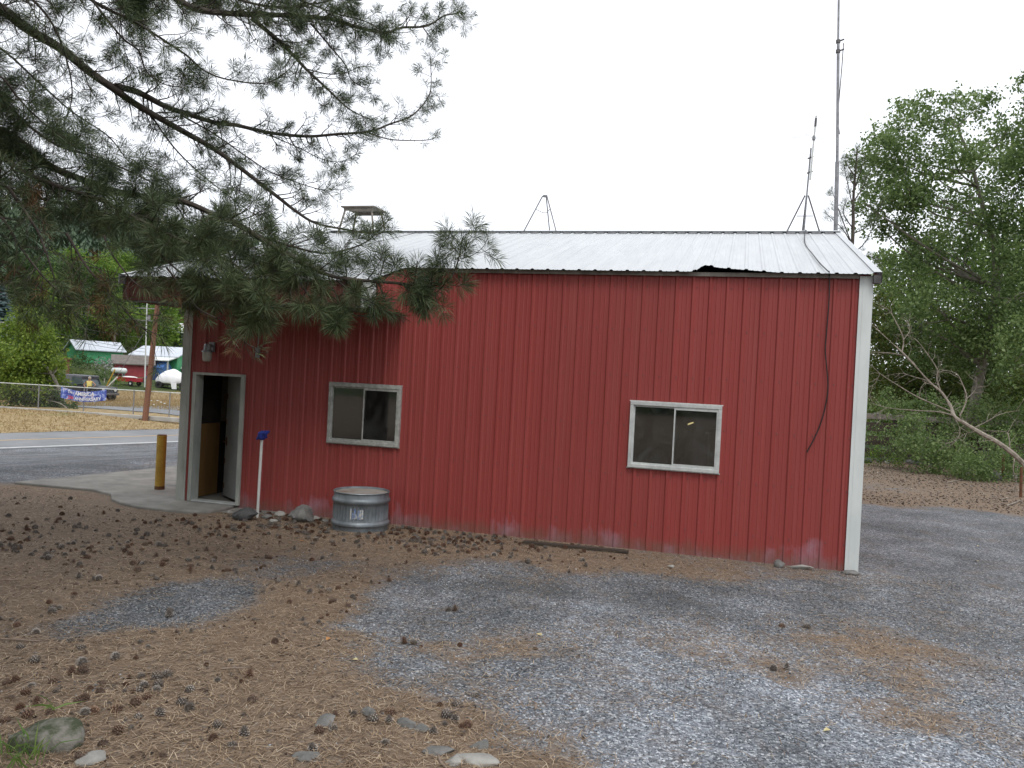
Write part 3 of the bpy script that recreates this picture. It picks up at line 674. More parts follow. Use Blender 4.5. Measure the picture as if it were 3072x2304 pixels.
FSL = ['largest pale flat stone bedded in the needles, of a close pair', 'grey flat stone just behind the close pale pair', 'smaller pale flat stone touching the largest pale one', 'grey flat stone among the cones beside the smaller round one', 'small round grey stone among the cones', 'grey flat stone in the gravel edge with a smaller one alongside', 'smallest grey stone alongside a flat one at the gravel edge', 'lone grey flat stone deep in the needle carpet', 'thin grey flat stone where needles meet gravel', 'pale flat stone beside the mossy boulder']
for j, (px, py, a, b, m_) in enumerate(((1425, 2278, .13, .07, 'rockp'), (1320, 2255, .10, .06, 'rockg'), (1365, 2285, .07, .045, 'rockp'), (975, 2165, .09, .06, 'rockg'), (1105, 2140, .055, .045, 'rockg'), (1220, 2175, .08, .05, 'rockg'), (1262, 2190, .05, .04, 'rockg'), (920, 2275, .08, .05, 'rockg'), (1440, 2238, .07, .04, 'rockg'), (275, 2280, .08, .06, 'rockp'))):
    rock(ghit(px, py), a*1.15, b*1.15, .035, 60+j, m_, FSL[j], 'stone', j*.5, 'flat stones in the needle litter', sink=.1)
# old board lying along the wall foot
a, b = ghit(1568, 1632), ghit(1885, 1662); d = (b-a); L_ = d.length
bd = MB(); ang = math.atan2(d.y, d.x); mm = Matrix.Translation(a+Vector((0, .02, .01))) @ Matrix.Rotation(ang, 4, 'Z')
for i in range(1): bd.box(0, L_, -.045, .045, 0, .035, M=mm)
o = bd.build('board', M['wood_old'], bevel=.004); tag(o, 'weathered brown board lying along the wall foot', 'board')
# ---- roof antennas
def roofz(y): return EAVE+SLOPE*(5-abs(y-5))+.035
def tripod(name, x, y, top, legs, label, tubes, cat='antenna'):
    t = tag(empty(name, (x, y, RIDGE+.03)), label, cat); return t
t1 = tag(empty('antenna_tripod', (-4.05, 5, RIDGE+.04)), 'bare three-legged antenna mount standing alone mid ridge', 'tripod')
tz = .735; ft = [(-.40, -.12), (.30, -.10), (.06, .45)]
for (fx, fy) in ft:
    MB().tube([(fx, fy, roofz(5+fy)-RIDGE-.04), (fx*.13, fy*.13, tz)], .013, 8).build('leg', M['steel'], t1, smooth=True)
    MB().box(fx-.03, fx+.03, fy-.03, fy+.03, roofz(5+fy)-RIDGE-.045, roofz(5+fy)-RIDGE-.03).build('foot', M['steel'], t1)
MB().tube([(ft[0][0]*.45, ft[0][1]*.45, tz*.62), (-.03, 0, tz*.53), (.05, 0, tz*.53), (ft[1][0]*.45, ft[1][1]*.45, tz*.63)], .007, 6).build('brace', M['steel'], t1)
MB().lathe([(.045, 0), (.05, .005), (.05, .035), (.042, .04)], 12, (0, 0, tz-.02)).build('collar', M['steel'], t1)
t2 = tag(empty('antenna_mast', (1.10, 5, RIDGE+.04)), 'tripod mast with upright whip antenna and ground plane rods on the ridge', 'antenna')
for (fx, fy) in ((-.34, -.1), (.26, -.1), (-.03, .4)):
    MB().tube([(fx, fy, roofz(5+fy)-RIDGE-.04), (fx*.1, fy*.1, .69)], .014, 8).build('leg', M['steel_dk'], t2, smooth=True)
MB().tube([(-.17, -.05, .29), (.13, -.05, .29)], .008, 6).build('brace', M['steel_dk'], t2)
MB().tube([(-.02, -.02, -.03), (0, 0, .7), (.03, 0, 1.60)], .015, 8).build('mast', M['steel'], t2, smooth=True)
MB().tube([(.045, -.03, .98), (.07, -.03, 1.72), (.085, -.03, 2.0)], .0165, 8).build('radiator', M['pvc'], t2, smooth=True)
MB().tube([(.085, -.03, 2.0), (.09, -.03, 2.16)], .022, 8).build('loading_coil', M['steel_dk'], t2, smooth=True); MB().tube([(.09, -.03, 2.16), (.091, -.03, 2.21)], .015, 8).build('tip', M['pvc'], t2)
for zc in (1.12, 1.40): MB().tube([(-.02, 0, zc), (.08, -.03, zc+.03)], .014, 6).build('clamp', M['steel_dk'], t2)
for (dx, dy, dz) in ((-.50, .05, .05), (.50, -.05, -.05), (-.24, -.65, -.09), (.20, .5, .17)): MB().tube([(.07, -.03, 1.78), (.07+dx, -.03+dy, 1.78+dz)], .004, 5).build('ground_rod', M['alu'], t2)
MB().lathe([(.018, -.05), (.03, -.03), (.03, .03), (.018, .05)], 10, (.07, -.03, 1.78)).build('hub', M['steel'], t2)
# four-legged stand on the ridge
t3 = tag(empty('roof_stand', (-8.17, 5.0, RIDGE+.04)), 'weathered four-legged wooden stand straddling the ridge', 'stand')
for (sx, sy) in ((-1, -1), (1, -1), (1, 1), (-1, 1)):
    fx, fy = sx*.42, sy*.34
    MB().tube([(fx, fy, roofz(5+fy)-RIDGE-.045), (sx*.31, sy*.25, .47)], .022, 6).build('leg', M['wood_grey'], t3)
MB().box(-.40, .40, -.32, .32, .47, .50).build('top', M['wood_grey'], t3, bevel=.004)
for s in (-1, 1): MB().box(-.34, .34, s*.27-.015, s*.27+.015, .40, .469).build('rail', M['wood_grey'], t3)
# tall mast behind the building
ms = tag(empty('radio_mast', (2.30, 10.5, 0)), 'tall slender grey radio mast rising behind the roof', 'mast')
MB().tube([(0, 0, 0), (-.10, 0, 6.4), (-.15, 0, 8.2)], [.055, .052, .05], 12).build('lower_pole', M['steel'], ms, smooth=True)
MB().tube([(-.15, 0, 8.2), (-.28, 0, 11.3)], .036, 12).build('middle_pole', M['steel'], ms, smooth=True)
MB().tube([(-.28, 0, 11.25), (-.40, 0, 14.5)], .027, 12).build('upper_pole', M['steel'], ms, smooth=True)
for zc, xx in ((11.25, -.28), (11.0, -.27)): MB().lathe([(.03, -.05), (.055, -.04), (.055, .04), (.03, .05)], 10, (xx, 0, zc)).tube([(xx, 0, zc), (xx+.14, 0, zc+.05)], .02, 6).build('bracket', M['steel_dk'], ms)
MB().tube([(-.15, 0, 11.2), (-.16, 0, 10.6), (-.2, 0, 9.3), (-.13, 0, 8.9)], .012, 5).build('feed_line', M['steel_dk'], ms)
# cable from the mast down the roof and wall
pts = [(1.12, 4.9, 5.42), (1.08, 4.6, 5.35)]
for px, py in ((2415, 730), (2440, 765), (2460, 790), (2482, 812)):
    # on roof plane
    d = ray(px, py); t = (EAVE+.045 + SLOPE*CAM[1]*1 - CAM[2])/(d[2]-SLOPE*d[1]); p = CAM+d*t; pts.append(tuple(p))
for px, py in ((2488, 822), (2487, 900), (2481, 980), (2476, 1050), (2480, 1100), (2484, 1160), (2478, 1210), (2462, 1270), (2440, 1320), (2420, 1357)): pts.append(tuple(onY(px, py, -.05)))
def smooth_pts(ps, k=4):
    P_ = [Vector(p) for p in ps]; out = []
    for i in range(len(P_)-1):
        p0, p1, p2, p3 = P_[max(i-1, 0)], P_[i], P_[i+1], P_[min(i+2, len(P_)-1)]
        for j in range(k):
            t = j/k; out.append(.5*((2*p1)+(p2-p0)*t+(2*p0-5*p1+4*p2-p3)*t*t+(3*p1-p0-3*p2+p3)*t**3))
    return out+[P_[-1]]
tag(MB().tube(smooth_pts(pts), .0085, 6).build('cable', M['black'], smooth=True), 'black cable running down the roof and dangling on the red wall', 'cable')
for j, (x0_, x1_, lab) in enumerate(((-6.7, -7.0, 'thin guy wire slanting from the ridge to the canopy roof edge'), (-5.2, -4.6, 'thin guy wire slanting down the roof to the main eave'))):
    ya, yb = 4.8, (-.9 if j == 0 else .3); zf = lambda y: EAVE+SLOPE*y+.05
    tag(MB().tube([(x0_, ya, zf(ya)), (x1_, yb, zf(yb))], .006, 5).build('guy_wire', M['steel_dk']), lab, 'wire')

# ================================================================== THE PINE THAT LEANS INTO THE YARD
def catmull(ps, k=5):
    return smooth_pts(ps, k)
class Needles:
    def __init__(s): s.b = []; s.d = []; s.l = []; s.w = []
    def tuft(s, p, d, n=60, L=.15, spread=1.25, back=.10, wdt=.0046):
        if L < .135: wdt = .0062
        d = np.array(d, float); d /= np.linalg.norm(d)+1e-9; p = np.array(p, float)
        a = np.cross(d, [0, 0, 1.0]); 
        if np.linalg.norm(a) < .1: a = np.cross(d, [1.0, 0, 0])
        a /= np.linalg.norm(a); b = np.cross(d, a)
        t = rng.random(n); th = rng.random(n)*2*np.pi
        ang = spread*(.35 + .65*t)*(.75+.5*rng.random(n))        # needles lower on the shoot stand wider
        dirs = d[None]*np.cos(ang)[:, None] + (a[None]*np.cos(th)[:, None] + b[None]*np.sin(th)[:, None])*np.sin(ang)[:, None]
        dirs[:, 2] -= .10*rng.random(n)
        base = p[None] - d[None]*(t*back)[:, None]
        s.b.append(base); s.d.append(dirs); s.l.append(L*(.7+.4*rng.random(n))); s.w.append(np.full(n, wdt))
    def mesh(s, name, mat, parent):
        B = np.concatenate(s.b); D = np.concatenate(s.d); Ln = np.concatenate(s.l); W = np.concatenate(s.w)
        D /= np.linalg.norm(D, axis=1)[:, None]+1e-9
        rv = rng.normal(size=B.shape); side = np.cross(D, rv); side /= np.linalg.norm(side, axis=1)[:, None]+1e-9
        tip = B + D*Ln[:, None]; tip[:, 2] -= Ln*.10
        mid = B + D*(Ln*.55)[:, None]
        V = np.stack([B-side*(W*.5)[:, None], mid-side*(W*.45)[:, None], tip, mid+side*(W*.45)[:, None]], 1).reshape(-1, 3)
        F = np.arange(len(V)).reshape(-1, 4)
        return mesh_np(name, V, [F], mat, parent)
M['needle'] = leafmat('pine_needles', [(.1, (.022, .040, .026)), (.45, (.06, .09, .042)), (.75, (.11, .143, .062)), (1, (.19, .205, .09))], .5, .07)
M['needle_dry'] = leafmat('dry_needles', [(.1, (.06, .03, .014)), (.6, (.13, .07, .03)), (1, (.2, .12, .06))], .7, .1)
TRX, TRY = -10.9, -4.2
pine = empty('pine_tree', (TRX, TRY, zt(TRX, TRY)))
tag(pine, 'big long-needled pine whose drooping boughs reach over the red building', 'tree')
PO = Vector(pine.location)
twigs = MB(); nd = Needles(); ndry = Needles()
def pbuild(mb_or_obj, name, mat, **k):
    o = mb_or_obj.build(name, mat, pine, **k); o.matrix_parent_inverse = Matrix.Translation(-PO); return o
def rv3(): return Vector((random.gauss(0, 1), random.gauss(0, 1), random.gauss(0, 1)))
UPV = Vector((0, 0, 1))
def twig(p, h, Lg, r0, up=.9, droop=.25, lv=0, tufts=1.0, nL=.15, nn=60, dead=0):
    n = 6; pts = [p]; d = h.normalized(); c = p
    for i in range(n):
        t = (i+1)/n
        g = -droop*(1-t)*1.2 + up*max(0, t-.35)*1.3
        d = (d + UPV*g*.42 + rv3()*.09).normalized(); c = c + d*(Lg/n); pts.append(c)
    twigs.tube(pts, [max(.0028, r0*(1-.72*i/n)) for i in range(n+1)], 4 if r0 < .006 else 5, cap=False)
    tg = ndry if random.random() < dead else nd
    if random.random() < tufts:
        tg.tuft(c, d, int(nn*random.uniform(.7, 1.2)), nL*random.uniform(.8, 1.15), back=random.uniform(.05, .11), spread=1.5)
    if lv > 0:
        for q in range(random.randint(1, 3)):
            i = random.randint(2, n-1); a = pts[i]; dd = (pts[i]-pts[i-1]).normalized()
            perp = rv3(); perp = (perp - dd*perp.dot(dd)).normalized()
            twig(a, dd*.7+perp*.8, Lg*random.uniform(.3, .6), r0*.6, up, droop, lv-1, tufts, nL, nn, dead)
    return c
def limb(pix, r0, r1, tw=4.0, tl=(.25, .7), lv=1, nL=.15, nn=60, tufts=.8, start=None, t0=0.0, up=.9, droop=.25, dead=0, side_tip=True, bare=0.0):
    P_ = [at(x, y, z) for x, y, z in pix]; big = nL > .135; tw *= (1.05 if big else 2.1); nn = int(nn*(1.25 if big else 1.15)); nL *= (1.08 if big else 1.05)
    if start is not None: start = (start[0], start[1], P_[0].z + .25 + .12*(P_[0]-Vector(start)).length*0)
    if start is not None: P_ = [Vector(start).lerp(P_[0], q) for q in (0, .4, .7, .88)] + P_
    S_ = catmull(P_, 6); n = len(S_)
    rad = [r0 + (r1-r0)*(i/(n-1))**.8 for i in range(n)]
    o = pbuild(MB().tube(S_, rad, 9 if r0 > .03 else 7), 'branch', M['bark'] if r0 > .02 else M['twig'], smooth=True)
    acc = 0
    for i in range(1, n):
        seg = (S_[i]-S_[i-1]).length; acc += seg*tw; t = i/(n-1)
        if t < t0: continue
        while acc > 1:
            acc -= 1
            if random.random() < bare: continue
            d = (S_[i]-S_[i-1]).normalized(); perp = rv3(); perp = (perp-d*perp.dot(d)).normalized()
            Lg = random.uniform(*tl)*(1-.35*t)
            twig(S_[i]-perp*0, d*.55+perp*.85, Lg, max(.0045, min(rad[i]*.45, .010)), up, droop, lv, tufts, nL, nn, dead)
    if side_tip: nd.tuft(S_[-1], S_[-1]-S_[-3], int(nn*1.4), nL, back=.2)
    return S_
trunk_at = lambda z: (TRX, TRY, z)
# limbs against the sky (photo pixel, distance)
limb([(0,25,9.4),(83,87,9.5),(181,145,9.6),(271,217,9.7),(344,268,9.8),(416,318,9.9),(542,390,10.1),(633,441,10.3),(705,492,10.5),(827,586,10.8),(886,632,11),(947,669,11.2),(1041,689,11.4),(1122,698,11.5),(1167,657,11.6)], .085, .006, 7.0, (.22, .6), 1, .12, 42, .85, trunk_at(8.3), .12, bare=.1)
limb([(344,258,9.8),(416,278,10),(488,315,10.2),(542,336,10.4),(651,369,10.8),(710,376,11),(808,398,11.3),(917,409,11.6),(1007,403,11.9),(1109,394,12.2),(1170,372,12.4),(1235,347,12.6),(1279,300,12.8),(1293,260,12.9),(1291,170,13)], .042, .006, 7.0, (.18, .5), 1, .115, 34, .72, None, .08, up=1.0)
limb([(1109,400,12.2),(1170,418,12.3),(1242,421,12.4),(1300,416,12.5),(1315,388,12.5)], .011, .005, 5, (.08, .2), 0, .10, 30, .4)
limb([(495,-20,9.6),(593,29,9.8),(741,43,10.2),(881,47,10.8),(1007,60,11.3),(1065,80,11.5),(1152,98,11.9),(1206,83,12.1),(1279,78,12.3),(1333,47,12.5),(1369,40,12.6),(1387,22,12.7)], .06, .006, 10.0, (.22, .6), 1, .13, 46, .9, trunk_at(10.2), .2)
limb([(754,54,10.2),(852,137,10.5),(917,206,10.8),(975,260,11),(1036,318,11.2),(1076,343,11.4),(1120,360,11.6)], .03, .005, 9.0, (.18, .5), 1, .12, 40, .8, None, .1)
limb([(931,69,10.9),(989,137,11.1),(1036,195,11.3),(1054,239,11.4),(1098,264,11.5),(1112,246,11.5)], .014, .004, 8, (.15, .35), 1, .11, 36, .8)
limb([(917,206,10.8),(985,222,11),(1040,217,11.1),(1080,200,11.2),(1115,200,11.2)], .010, .004, 7, (.12, .25), 0, .11, 34, .8)
limb([(0,145,9.2),(127,257,9.4),(217,336,9.6),(325,409,9.8),(383,481,10),(434,521,10.1),(506,552,10.2)], .02, .004, 8, (.22, .6), 1, .12, 38, .75, trunk_at(7.6))
limb([(228,-20,8.8),(325,29,9),(398,61,9.1),(506,130,9.4),(560,166,9.5),(615,213,9.7),(687,239,9.9),(800,249,10.1),(865,210,10.2),(890,180,10.2)], .028, .005, 11, (.2, .55), 1, .14, 54, .95, trunk_at(9.4))
limb([(253,-30,8.8),(362,108,9),(416,152,9.2),(440,215,9.3),(500,255,9.4),(600,262,9.6)], .014, .004, 11, (.2, .5), 1, .14, 54, .95)
limb([(840,-30,10.6),(900,0,10.8),(1007,40,11),(1090,62,11.3),(1150,95,11.5)], .022, .006, 10, (.2, .5), 1, .13, 44, .9, trunk_at(10.6), .3)
limb([(640,-40,9.8),(720,0,10),(830,20,10.3),(950,10,10.6),(1060,-20,11)], .022, .006, 11, (.2, .5), 1, .13, 44, .9, None)
limb([(60,-40,8.4),(150,60,8.6),(200,180,8.8),(215,300,9),(170,420,9.1)], .016, .004, 9, (.2, .5), 1, .13, 40, .7, None, droop=.4)
limb([(360,-30,9),(362,70,9.1),(380,170,9.2),(415,205,9.3)], .010, .003, 7, (.15, .4), 1, .12, 36, .7)
limb([(452,344,10),(520,440,10.2),(600,520,10.4),(690,590,10.6),(760,640,10.8),(800,640,10.9)], .012, .004, 9, (.2, .5), 1, .12, 38, .8)
limb([(542,345,10.4),(640,400,10.6),(740,470,10.8),(820,520,11),(930,560,11.2),(985,570,11.2),(1010,555,11.3)], .012, .004, 8, (.18, .5), 1, .12, 38, .8)
limb([(808,405,11.3),(900,445,11.5),(960,475,11.6),(1020,485,11.7),(1075,460,11.8)], .009, .003, 7, (.15, .35), 1, .11, 34, .7)
# dense boughs at mid height
limb([(0,390,8.6),(72,434,8.6),(145,495,8.7),(250,540,8.7),(350,575,8.6),(434,590,8.5),(500,604,8.4),(561,608,8.3),(663,653,8.1),(724,677,8.0),(785,718,7.8),(846,750,7.7),(930,800,7.6),(1010,832,7.5),(1100,842,7.5),(1200,850,7.5),(1290,858,7.5),(1345,838,7.5),(1372,790,7.5),(1387,714,7.5)], .055, .006, 13, (.2, .55), 1, .16, 70, .97, trunk_at(6.4), .12)
limb([(0,470,8.2),(80,520,8.2),(180,560,8.2),(300,600,8.1),(400,650,8),(500,700,7.9),(600,745,7.8),(700,790,7.7),(760,850,7.6),(790,925,7.5)], .035, .006, 15, (.2, .55), 1, .16, 70, .97, trunk_at(6.0), .12)
limb([(0,560,8.9),(100,590,8.9),(230,620,8.8),(380,660,8.7),(520,670,8.6),(640,700,8.5),(760,740,8.4),(850,800,8.3)], .03, .006, 15, (.2, .55), 1, .16, 66, .97, trunk_at(5.7), .12)
limb([(0,300,8.4),(90,380,8.4),(180,440,8.4),(290,470,8.4),(400,520,8.4),(480,560,8.4)], .026, .006, 14, (.2, .5), 1, .15, 66, .97, trunk_at(7.0), .12)
limb([(0,230,8.0),(60,300,8.0),(120,360,8.0),(200,420,8.0)], .02, .005, 14, (.2, .45), 1, .15, 66, .95, trunk_at(7.1), .1)
limb([(663,653,8.1),(760,700,7.9),(880,740,7.8),(980,760,7.7),(1080,735,7.7),(1130,700,7.7)], .016, .005, 12, (.15, .4), 1, .14, 60, .95)
limb([(846,755,7.7),(900,850,7.5),(960,920,7.45),(1010,965,7.4)], .012, .004, 11, (.15, .4), 1, .16, 72, .98)
limb([(600,750,7.8),(650,830,7.6),(700,880,7.5),(740,930,7.5),(770,965,7.45)], .014, .005, 13, (.15, .35), 1, .17, 80, 1)
limb([(1010,840,7.5),(1060,880,7.4),(1110,905,7.4),(1160,935,7.4)], .010, .004, 9, (.12, .3), 1, .15, 64, .9)
limb([(1200,850,7.5),(1250,875,7.4),(1280,905,7.4)], .009, .004, 12, (.1, .3), 1, .16, 70, 1)
limb([(420,660,8),(480,760,7.9),(560,830,7.8),(640,870,7.7)], .014, .005, 13, (.2, .4), 1, .16, 70, .97)
# shaded hanging boughs on the left, thin and partly dry
limb([(10,556,7.6),(49,596,7.6),(90,658,7.5),(117,702,7.5),(146,780,7.4),(170,860,7.4)], .03, .006, 11, (.25, .6), 1, .14, 44, .8, trunk_at(5.3), .1, up=.4, droop=.5, dead=.2)
limb([(0,650,7.4),(60,740,7.4),(130,830,7.3),(200,900,7.3),(230,960,7.3)], .02, .005, 10, (.25, .6), 1, .14, 40, .75, trunk_at(4.8), .1, up=.35, droop=.5, dead=.2)
limb([(312,707,7.8),(339,767,7.7),(407,850,7.6),(470,880,7.6)], .012, .004, 8, (.2, .5), 1, .14, 46, .7, None, 0, up=.5, dead=.3)
limb([(500,803,7.7),(560,880,7.6),(594,925,7.5),(640,950,7.5),(683,974,7.5),(740,1030,7.4),(775,1043,7.4),(797,1027,7.4)], .010, .003, 5, (.12, .3), 0, .13, 36, .5, None, 0, up=.5, dead=.6)
limb([(200,700,7.6),(260,800,7.6),(330,880,7.5),(400,960,7.5),(455,1005,7.5)], .014, .004, 8, (.2, .5), 1, .13, 40, .6, None, 0, up=.4, droop=.5, dead=.2)
limb([(0,780,7.6),(70,830,7.6),(150,880,7.5),(210,900,7.5)], .016, .005, 10, (.2, .5), 1, .14, 44, .8, trunk_at(4.4), .1, up=.5, droop=.4, dead=.35)
# single shoots placed where the photograph shows them
for (px, py, z, dx, dy, dz, n_, l_) in ((760,773,7.6,.2,-.7,.6,110,.17),(787,905,7.5,.3,-.8,.3,120,.18),(780,962,7.45,0,-.7,-.5,130,.18),(690,880,7.5,-.4,-.6,.5,110,.17),(960,865,7.5,.2,-.8,.4,120,.17),(923,812,7.5,.2,-.5,.8,100,.16),(1130,850,7.5,.2,-.8,.3,120,.17),(1155,770,7.5,.3,-.4,.9,110,.17),(1037,795,7.5,0,-.5,.8,100,.15),(1272,865,7.4,.3,-.7,.3,120,.17),(1297,828,7.4,.2,-.6,.6,120,.17),(1252,783,7.4,.1,-.3,.9,90,.15),(1334,852,7.4,.5,-.6,.2,100,.16),(1003,980,7.4,.2,-.6,-.3,100,.16),(1122,946,7.4,.3,-.6,-.1,90,.15),(855,845,7.5,0,-.7,.5,100,.16),(683,746,7.6,-.1,-.6,.7,100,.16)):
    p = at(px, py, z); d = Vector((dx, dy, dz)).normalized(); b_ = p - d*.3 + Vector((-.22, .12, -.02))
    twigs.tube(catmull([b_, p-d*.2+Vector((-.05, .03, -.03)), p], 3), .006, 5, cap=False); nd.tuft(p, d, n_, l_, 1.35, .14); nd.tuft(p-d*.06, d, n_//2, l_, 1.6, .14)
# crown above and behind, outside the photograph: shades the yard
def inframe(p, mg=260):
    d = np.array(p)-CAM; z = d @ FW
    if z < .3: return False
    x_ = 1536+FPX*(d @ RT)/z; y_ = 1152-FPX*(d @ UP)/z; return -mg < x_ < 3072+mg and y_ > -mg
for k in range(64):
    zb = 5.5 + 12*(k/64); az = k*2.4 + random.uniform(-.3, .3)
    if zb < 14.5 and math.cos(az - .25) > .25: az += math.pi*.8
    Lm = (4.6 - .26*(zb-5.5))*random.uniform(.8, 1.15); h = Vector((math.cos(az), math.sin(az), .12))
    P_ = [Vector(trunk_at(zb)) + h*Lm*t + UPV*(-.25*Lm*t*t+.05) for t in (0, .25, .5, .75, 1)]
    S_ = catmull(P_, 3)
    if any(inframe(p) for p in S_): continue
    pbuild(MB().tube(S_, [.06*(1-.85*i/(len(S_)-1))+.004 for i in range(len(S_))], 6), 'branch', M['bark'], smooth=True)
    for i in range(3, len(S_)):
        for q in range(11):
            perp = rv3(); d = (S_[i]-S_[i-1]).normalized(); perp = (perp-d*perp.dot(d)).normalized(); c = S_[i]+perp*random.uniform(.15, .6)+d*random.uniform(0, .5)
            if inframe(c): continue
            nd.tuft(c, perp+d*.6+UPV*.3, 30, .2, 1.4, .18, .02)
pbuild(MB().tube([Vector(trunk_at(z))+Vector((.05*math.sin(z*.6), .05*math.cos(z*.5), 0)) for z in (-.3, .4, 2, 4, 7, 10, 13, 16, 18.5)], [.46, .36, .31, .28, .24, .2, .15, .08, .02], 16), 'trunk', M['bark'], smooth=True)
t_ = pbuild(twigs, 'twigs', M['twig']); t_['kind'] = 'stuff'
for q, nm, mt in ((nd, 'needles', 'needle'), (ndry, 'dry_needles', 'needle_dry')):
    o = q.mesh(nm, M[mt], pine); o.matrix_parent_inverse = Matrix.Translation(-PO); o['kind'] = 'stuff'

# unseen pines left of and behind the camera, added to shade the canopy end
for (ax, ay, H_, z0, R_) in ((-9.2, -8.4, 15, 4.6, 4.2), (-5.6, -13.8, 16, 3.6, 4.2), (-13.6, -9.5, 15, 3.5, 4.4), (-10.2, -14.5, 15, 3.5, 4.4)):
    P2 = Vector((ax, ay, 0)); p2 = empty('pine_tree', P2); tag(p2, 'tall dense unseen pine added to shade the canopy end of the red wall', 'tree', 'unseen pines added for shade')
    MB().tube([(0, 0, -.2), (.05, 0, 2), (.1, .1, 6), (0, 0, H_*.7), (0, 0, H_)], [.36, .3, .25, .16, .03], 14).build('trunk', M['bark'], p2, smooth=True)
    n3 = Needles(); mb = MB()
    for k in range(84):
        zb = z0 + (H_-z0-.5)*(k/84); az = k*2.4; Lm = R_*(1-.75*(zb-z0)/(H_-z0))*random.uniform(.8, 1.1); h = Vector((math.cos(az), math.sin(az), .1))
        S_ = catmull([UPV*zb + h*Lm*t + UPV*(-.10*Lm*t*t) for t in (0, .3, .6, 1)], 4)
        if any(inframe(p+P2) for p in S_): continue
        mb.tube(S_, [.055*(1-.85*i/(len(S_)-1)) for i in range(len(S_))], 5, cap=False)
        for i in range(2, len(S_)):
            for q in range(7):
                perp = rv3(); c = S_[i]+perp.normalized()*random.uniform(.1, .6)
                if not inframe(c+P2): n3.tuft(c, perp+UPV*.3, 18, .24, 1.4, .18, .034)
    o = mb.build('branches', M['bark'], p2); o['kind'] = 'stuff'; o = n3.mesh('needles', M['needle'], p2); o['kind'] = 'stuff'

# ================================================================== GROUND LITTER
def in_view(x, y, z=0, mg=90):
    d = np.stack([x, y, np.full_like(x, z)], -1) - CAM; zz = d @ FW
    px = 1536 + FPX*(d @ RT)/zz; py = 1152 - FPX*(d @ UP)/zz
    return (zz > .5) & (px > -mg) & (px < 3072+mg) & (py < 2304+mg)
def clear(x, y):
    """not under the building / slab / tank"""
    ok = ~((y > -.035) & (x > -8.9) & (x < 1.75) & (y < 10.2))
    ok &= ~((y > -.95) & (x < -7.62) & (x > -10.1)); ok &= ~((x < -10) & (y > -.05))
    return ok & ~((x+5.24)**2 + (y+.55)**2 < .19)
# gravel chippings
n = 150000
gx_ = rng.uniform(-6.5, 4.4, n); gy_ = rng.uniform(-8.2, -.05, n)
dist = np.hypot(gx_, gy_+11.56); lt = litter(gx_, gy_)
patch = .5 + .5*np.sin(gx_*1.7+1.1*np.sin(gy_*1.3))*np.cos(gy_*2.1+gx_*.6)
keep = in_view(gx_, gy_) & clear(gx_, gy_) & (rng.random(n) < np.clip(1.1-1.25*lt, .02, 1)*np.clip(8.0/dist, .35, 1)**1.6*(.55+.45*patch))
gx_, gy_ = gx_[keep], gy_[keep]; n = len(gx_); gzv = gz(gx_, gy_)
sz = rng.uniform(.004, .0095, n)*(1+.5*(rng.random(n) < .06))
base = np.array([(1, 0, 0), (0, 1, 0), (-1, 0, 0), (0, -1, 0), (0, 0, 1), (0, 0, -1)], float)
A = base[None]*sz[:, None, None]*rng.uniform(.65, 1.35, (n, 6, 1)); A[:, :, 2] *= .75
th = rng.uniform(0, 6.28, n); tt = rng.uniform(-.6, .6, n)
y1 = A[:, :, 1]*np.cos(tt)[:, None]-A[:, :, 2]*np.sin(tt)[:, None]; z1 = A[:, :, 1]*np.sin(tt)[:, None]+A[:, :, 2]*np.cos(tt)[:, None]
xx = A[:, :, 0]*np.cos(th)[:, None]-y1*np.sin(th)[:, None]; yy = A[:, :, 0]*np.sin(th)[:, None]+y1*np.cos(th)[:, None]
V = np.stack([xx+gx_[:, None], yy+gy_[:, None], z1+(gzv+sz*.25)[:, None]], -1).reshape(-1, 3)
f8 = np.array([(0, 1, 4), (1, 2, 4), (2, 3, 4), (3, 0, 4), (1, 0, 5), (2, 1, 5), (3, 2, 5), (0, 3, 5)])
F = (np.arange(n)[:, None, None]*6 + f8[None]).reshape(-1, 3)
m, nt, bs, L = newmat('gravel_chips'); g = N(nt, 'ShaderNodeNewGeometry')
pt = noise(nt, .85, 5, .62, g.outputs['Position'], .4)
c = ramp(nt, [(0, (.045, .05, .056)), (.4, (.12, .128, .14)), (.8, (.23, .243, .256)), (.95, (.37, .38, .39)), (1, (.55, .55, .55))], g.outputs['Random Per Island']).outputs[0]
c = mixc(nt, 1, c, ramp(nt, [(.33, (.5, .51, .51)), (.5, (.9, .9, .9)), (.66, (1.4, 1.42, 1.45))], pt).outputs[0], 'MULTIPLY'); c = pale(nt, c, g.outputs['Position'])
L(c, bs.inputs['Base Color']); bs.inputs['Roughness'].default_value = .85
tag(mesh_np('gravel', V, [F], m), 'loose blue grey gravel chippings spread before the red wall', 'gravel', kind='stuff')
# fallen needles
n = 230000
x = rng.uniform(-12, 4.3, n); y = rng.uniform(-8.4, .0, n); lt = litter(x, y); dist = np.hypot(x, y+11.56)
keep = in_view(x, y) & clear(x, y) & (rng.random(n) < np.clip(lt*1.15-.08, .03, 1)*np.clip(7.5/dist, .25, 1)**1.5)
x, y = x[keep], y[keep]; n = len(x); z = gz(x, y) + rng.uniform(.002, .012, n)
th = rng.uniform(0, 6.28, n)*1.0 + .4*np.sin(x*2+y); Ln = rng.uniform(.05, .15, n); cv = rng.uniform(-.45, .45, n); w_ = rng.uniform(.0011, .0021, n)
rise = rng.uniform(-.004, .02, n)*(rng.random(n) < .5)
def pt_(s_, side):
    t = th + cv*s_; cx = x + np.cos(t)*Ln*(s_-.5); cy = y + np.sin(t)*Ln*(s_-.5)
    return np.stack([cx - np.sin(t)*w_*side, cy + np.cos(t)*w_*side, z + rise*(1-abs(2*s_-1))*.8 + .001], -1)
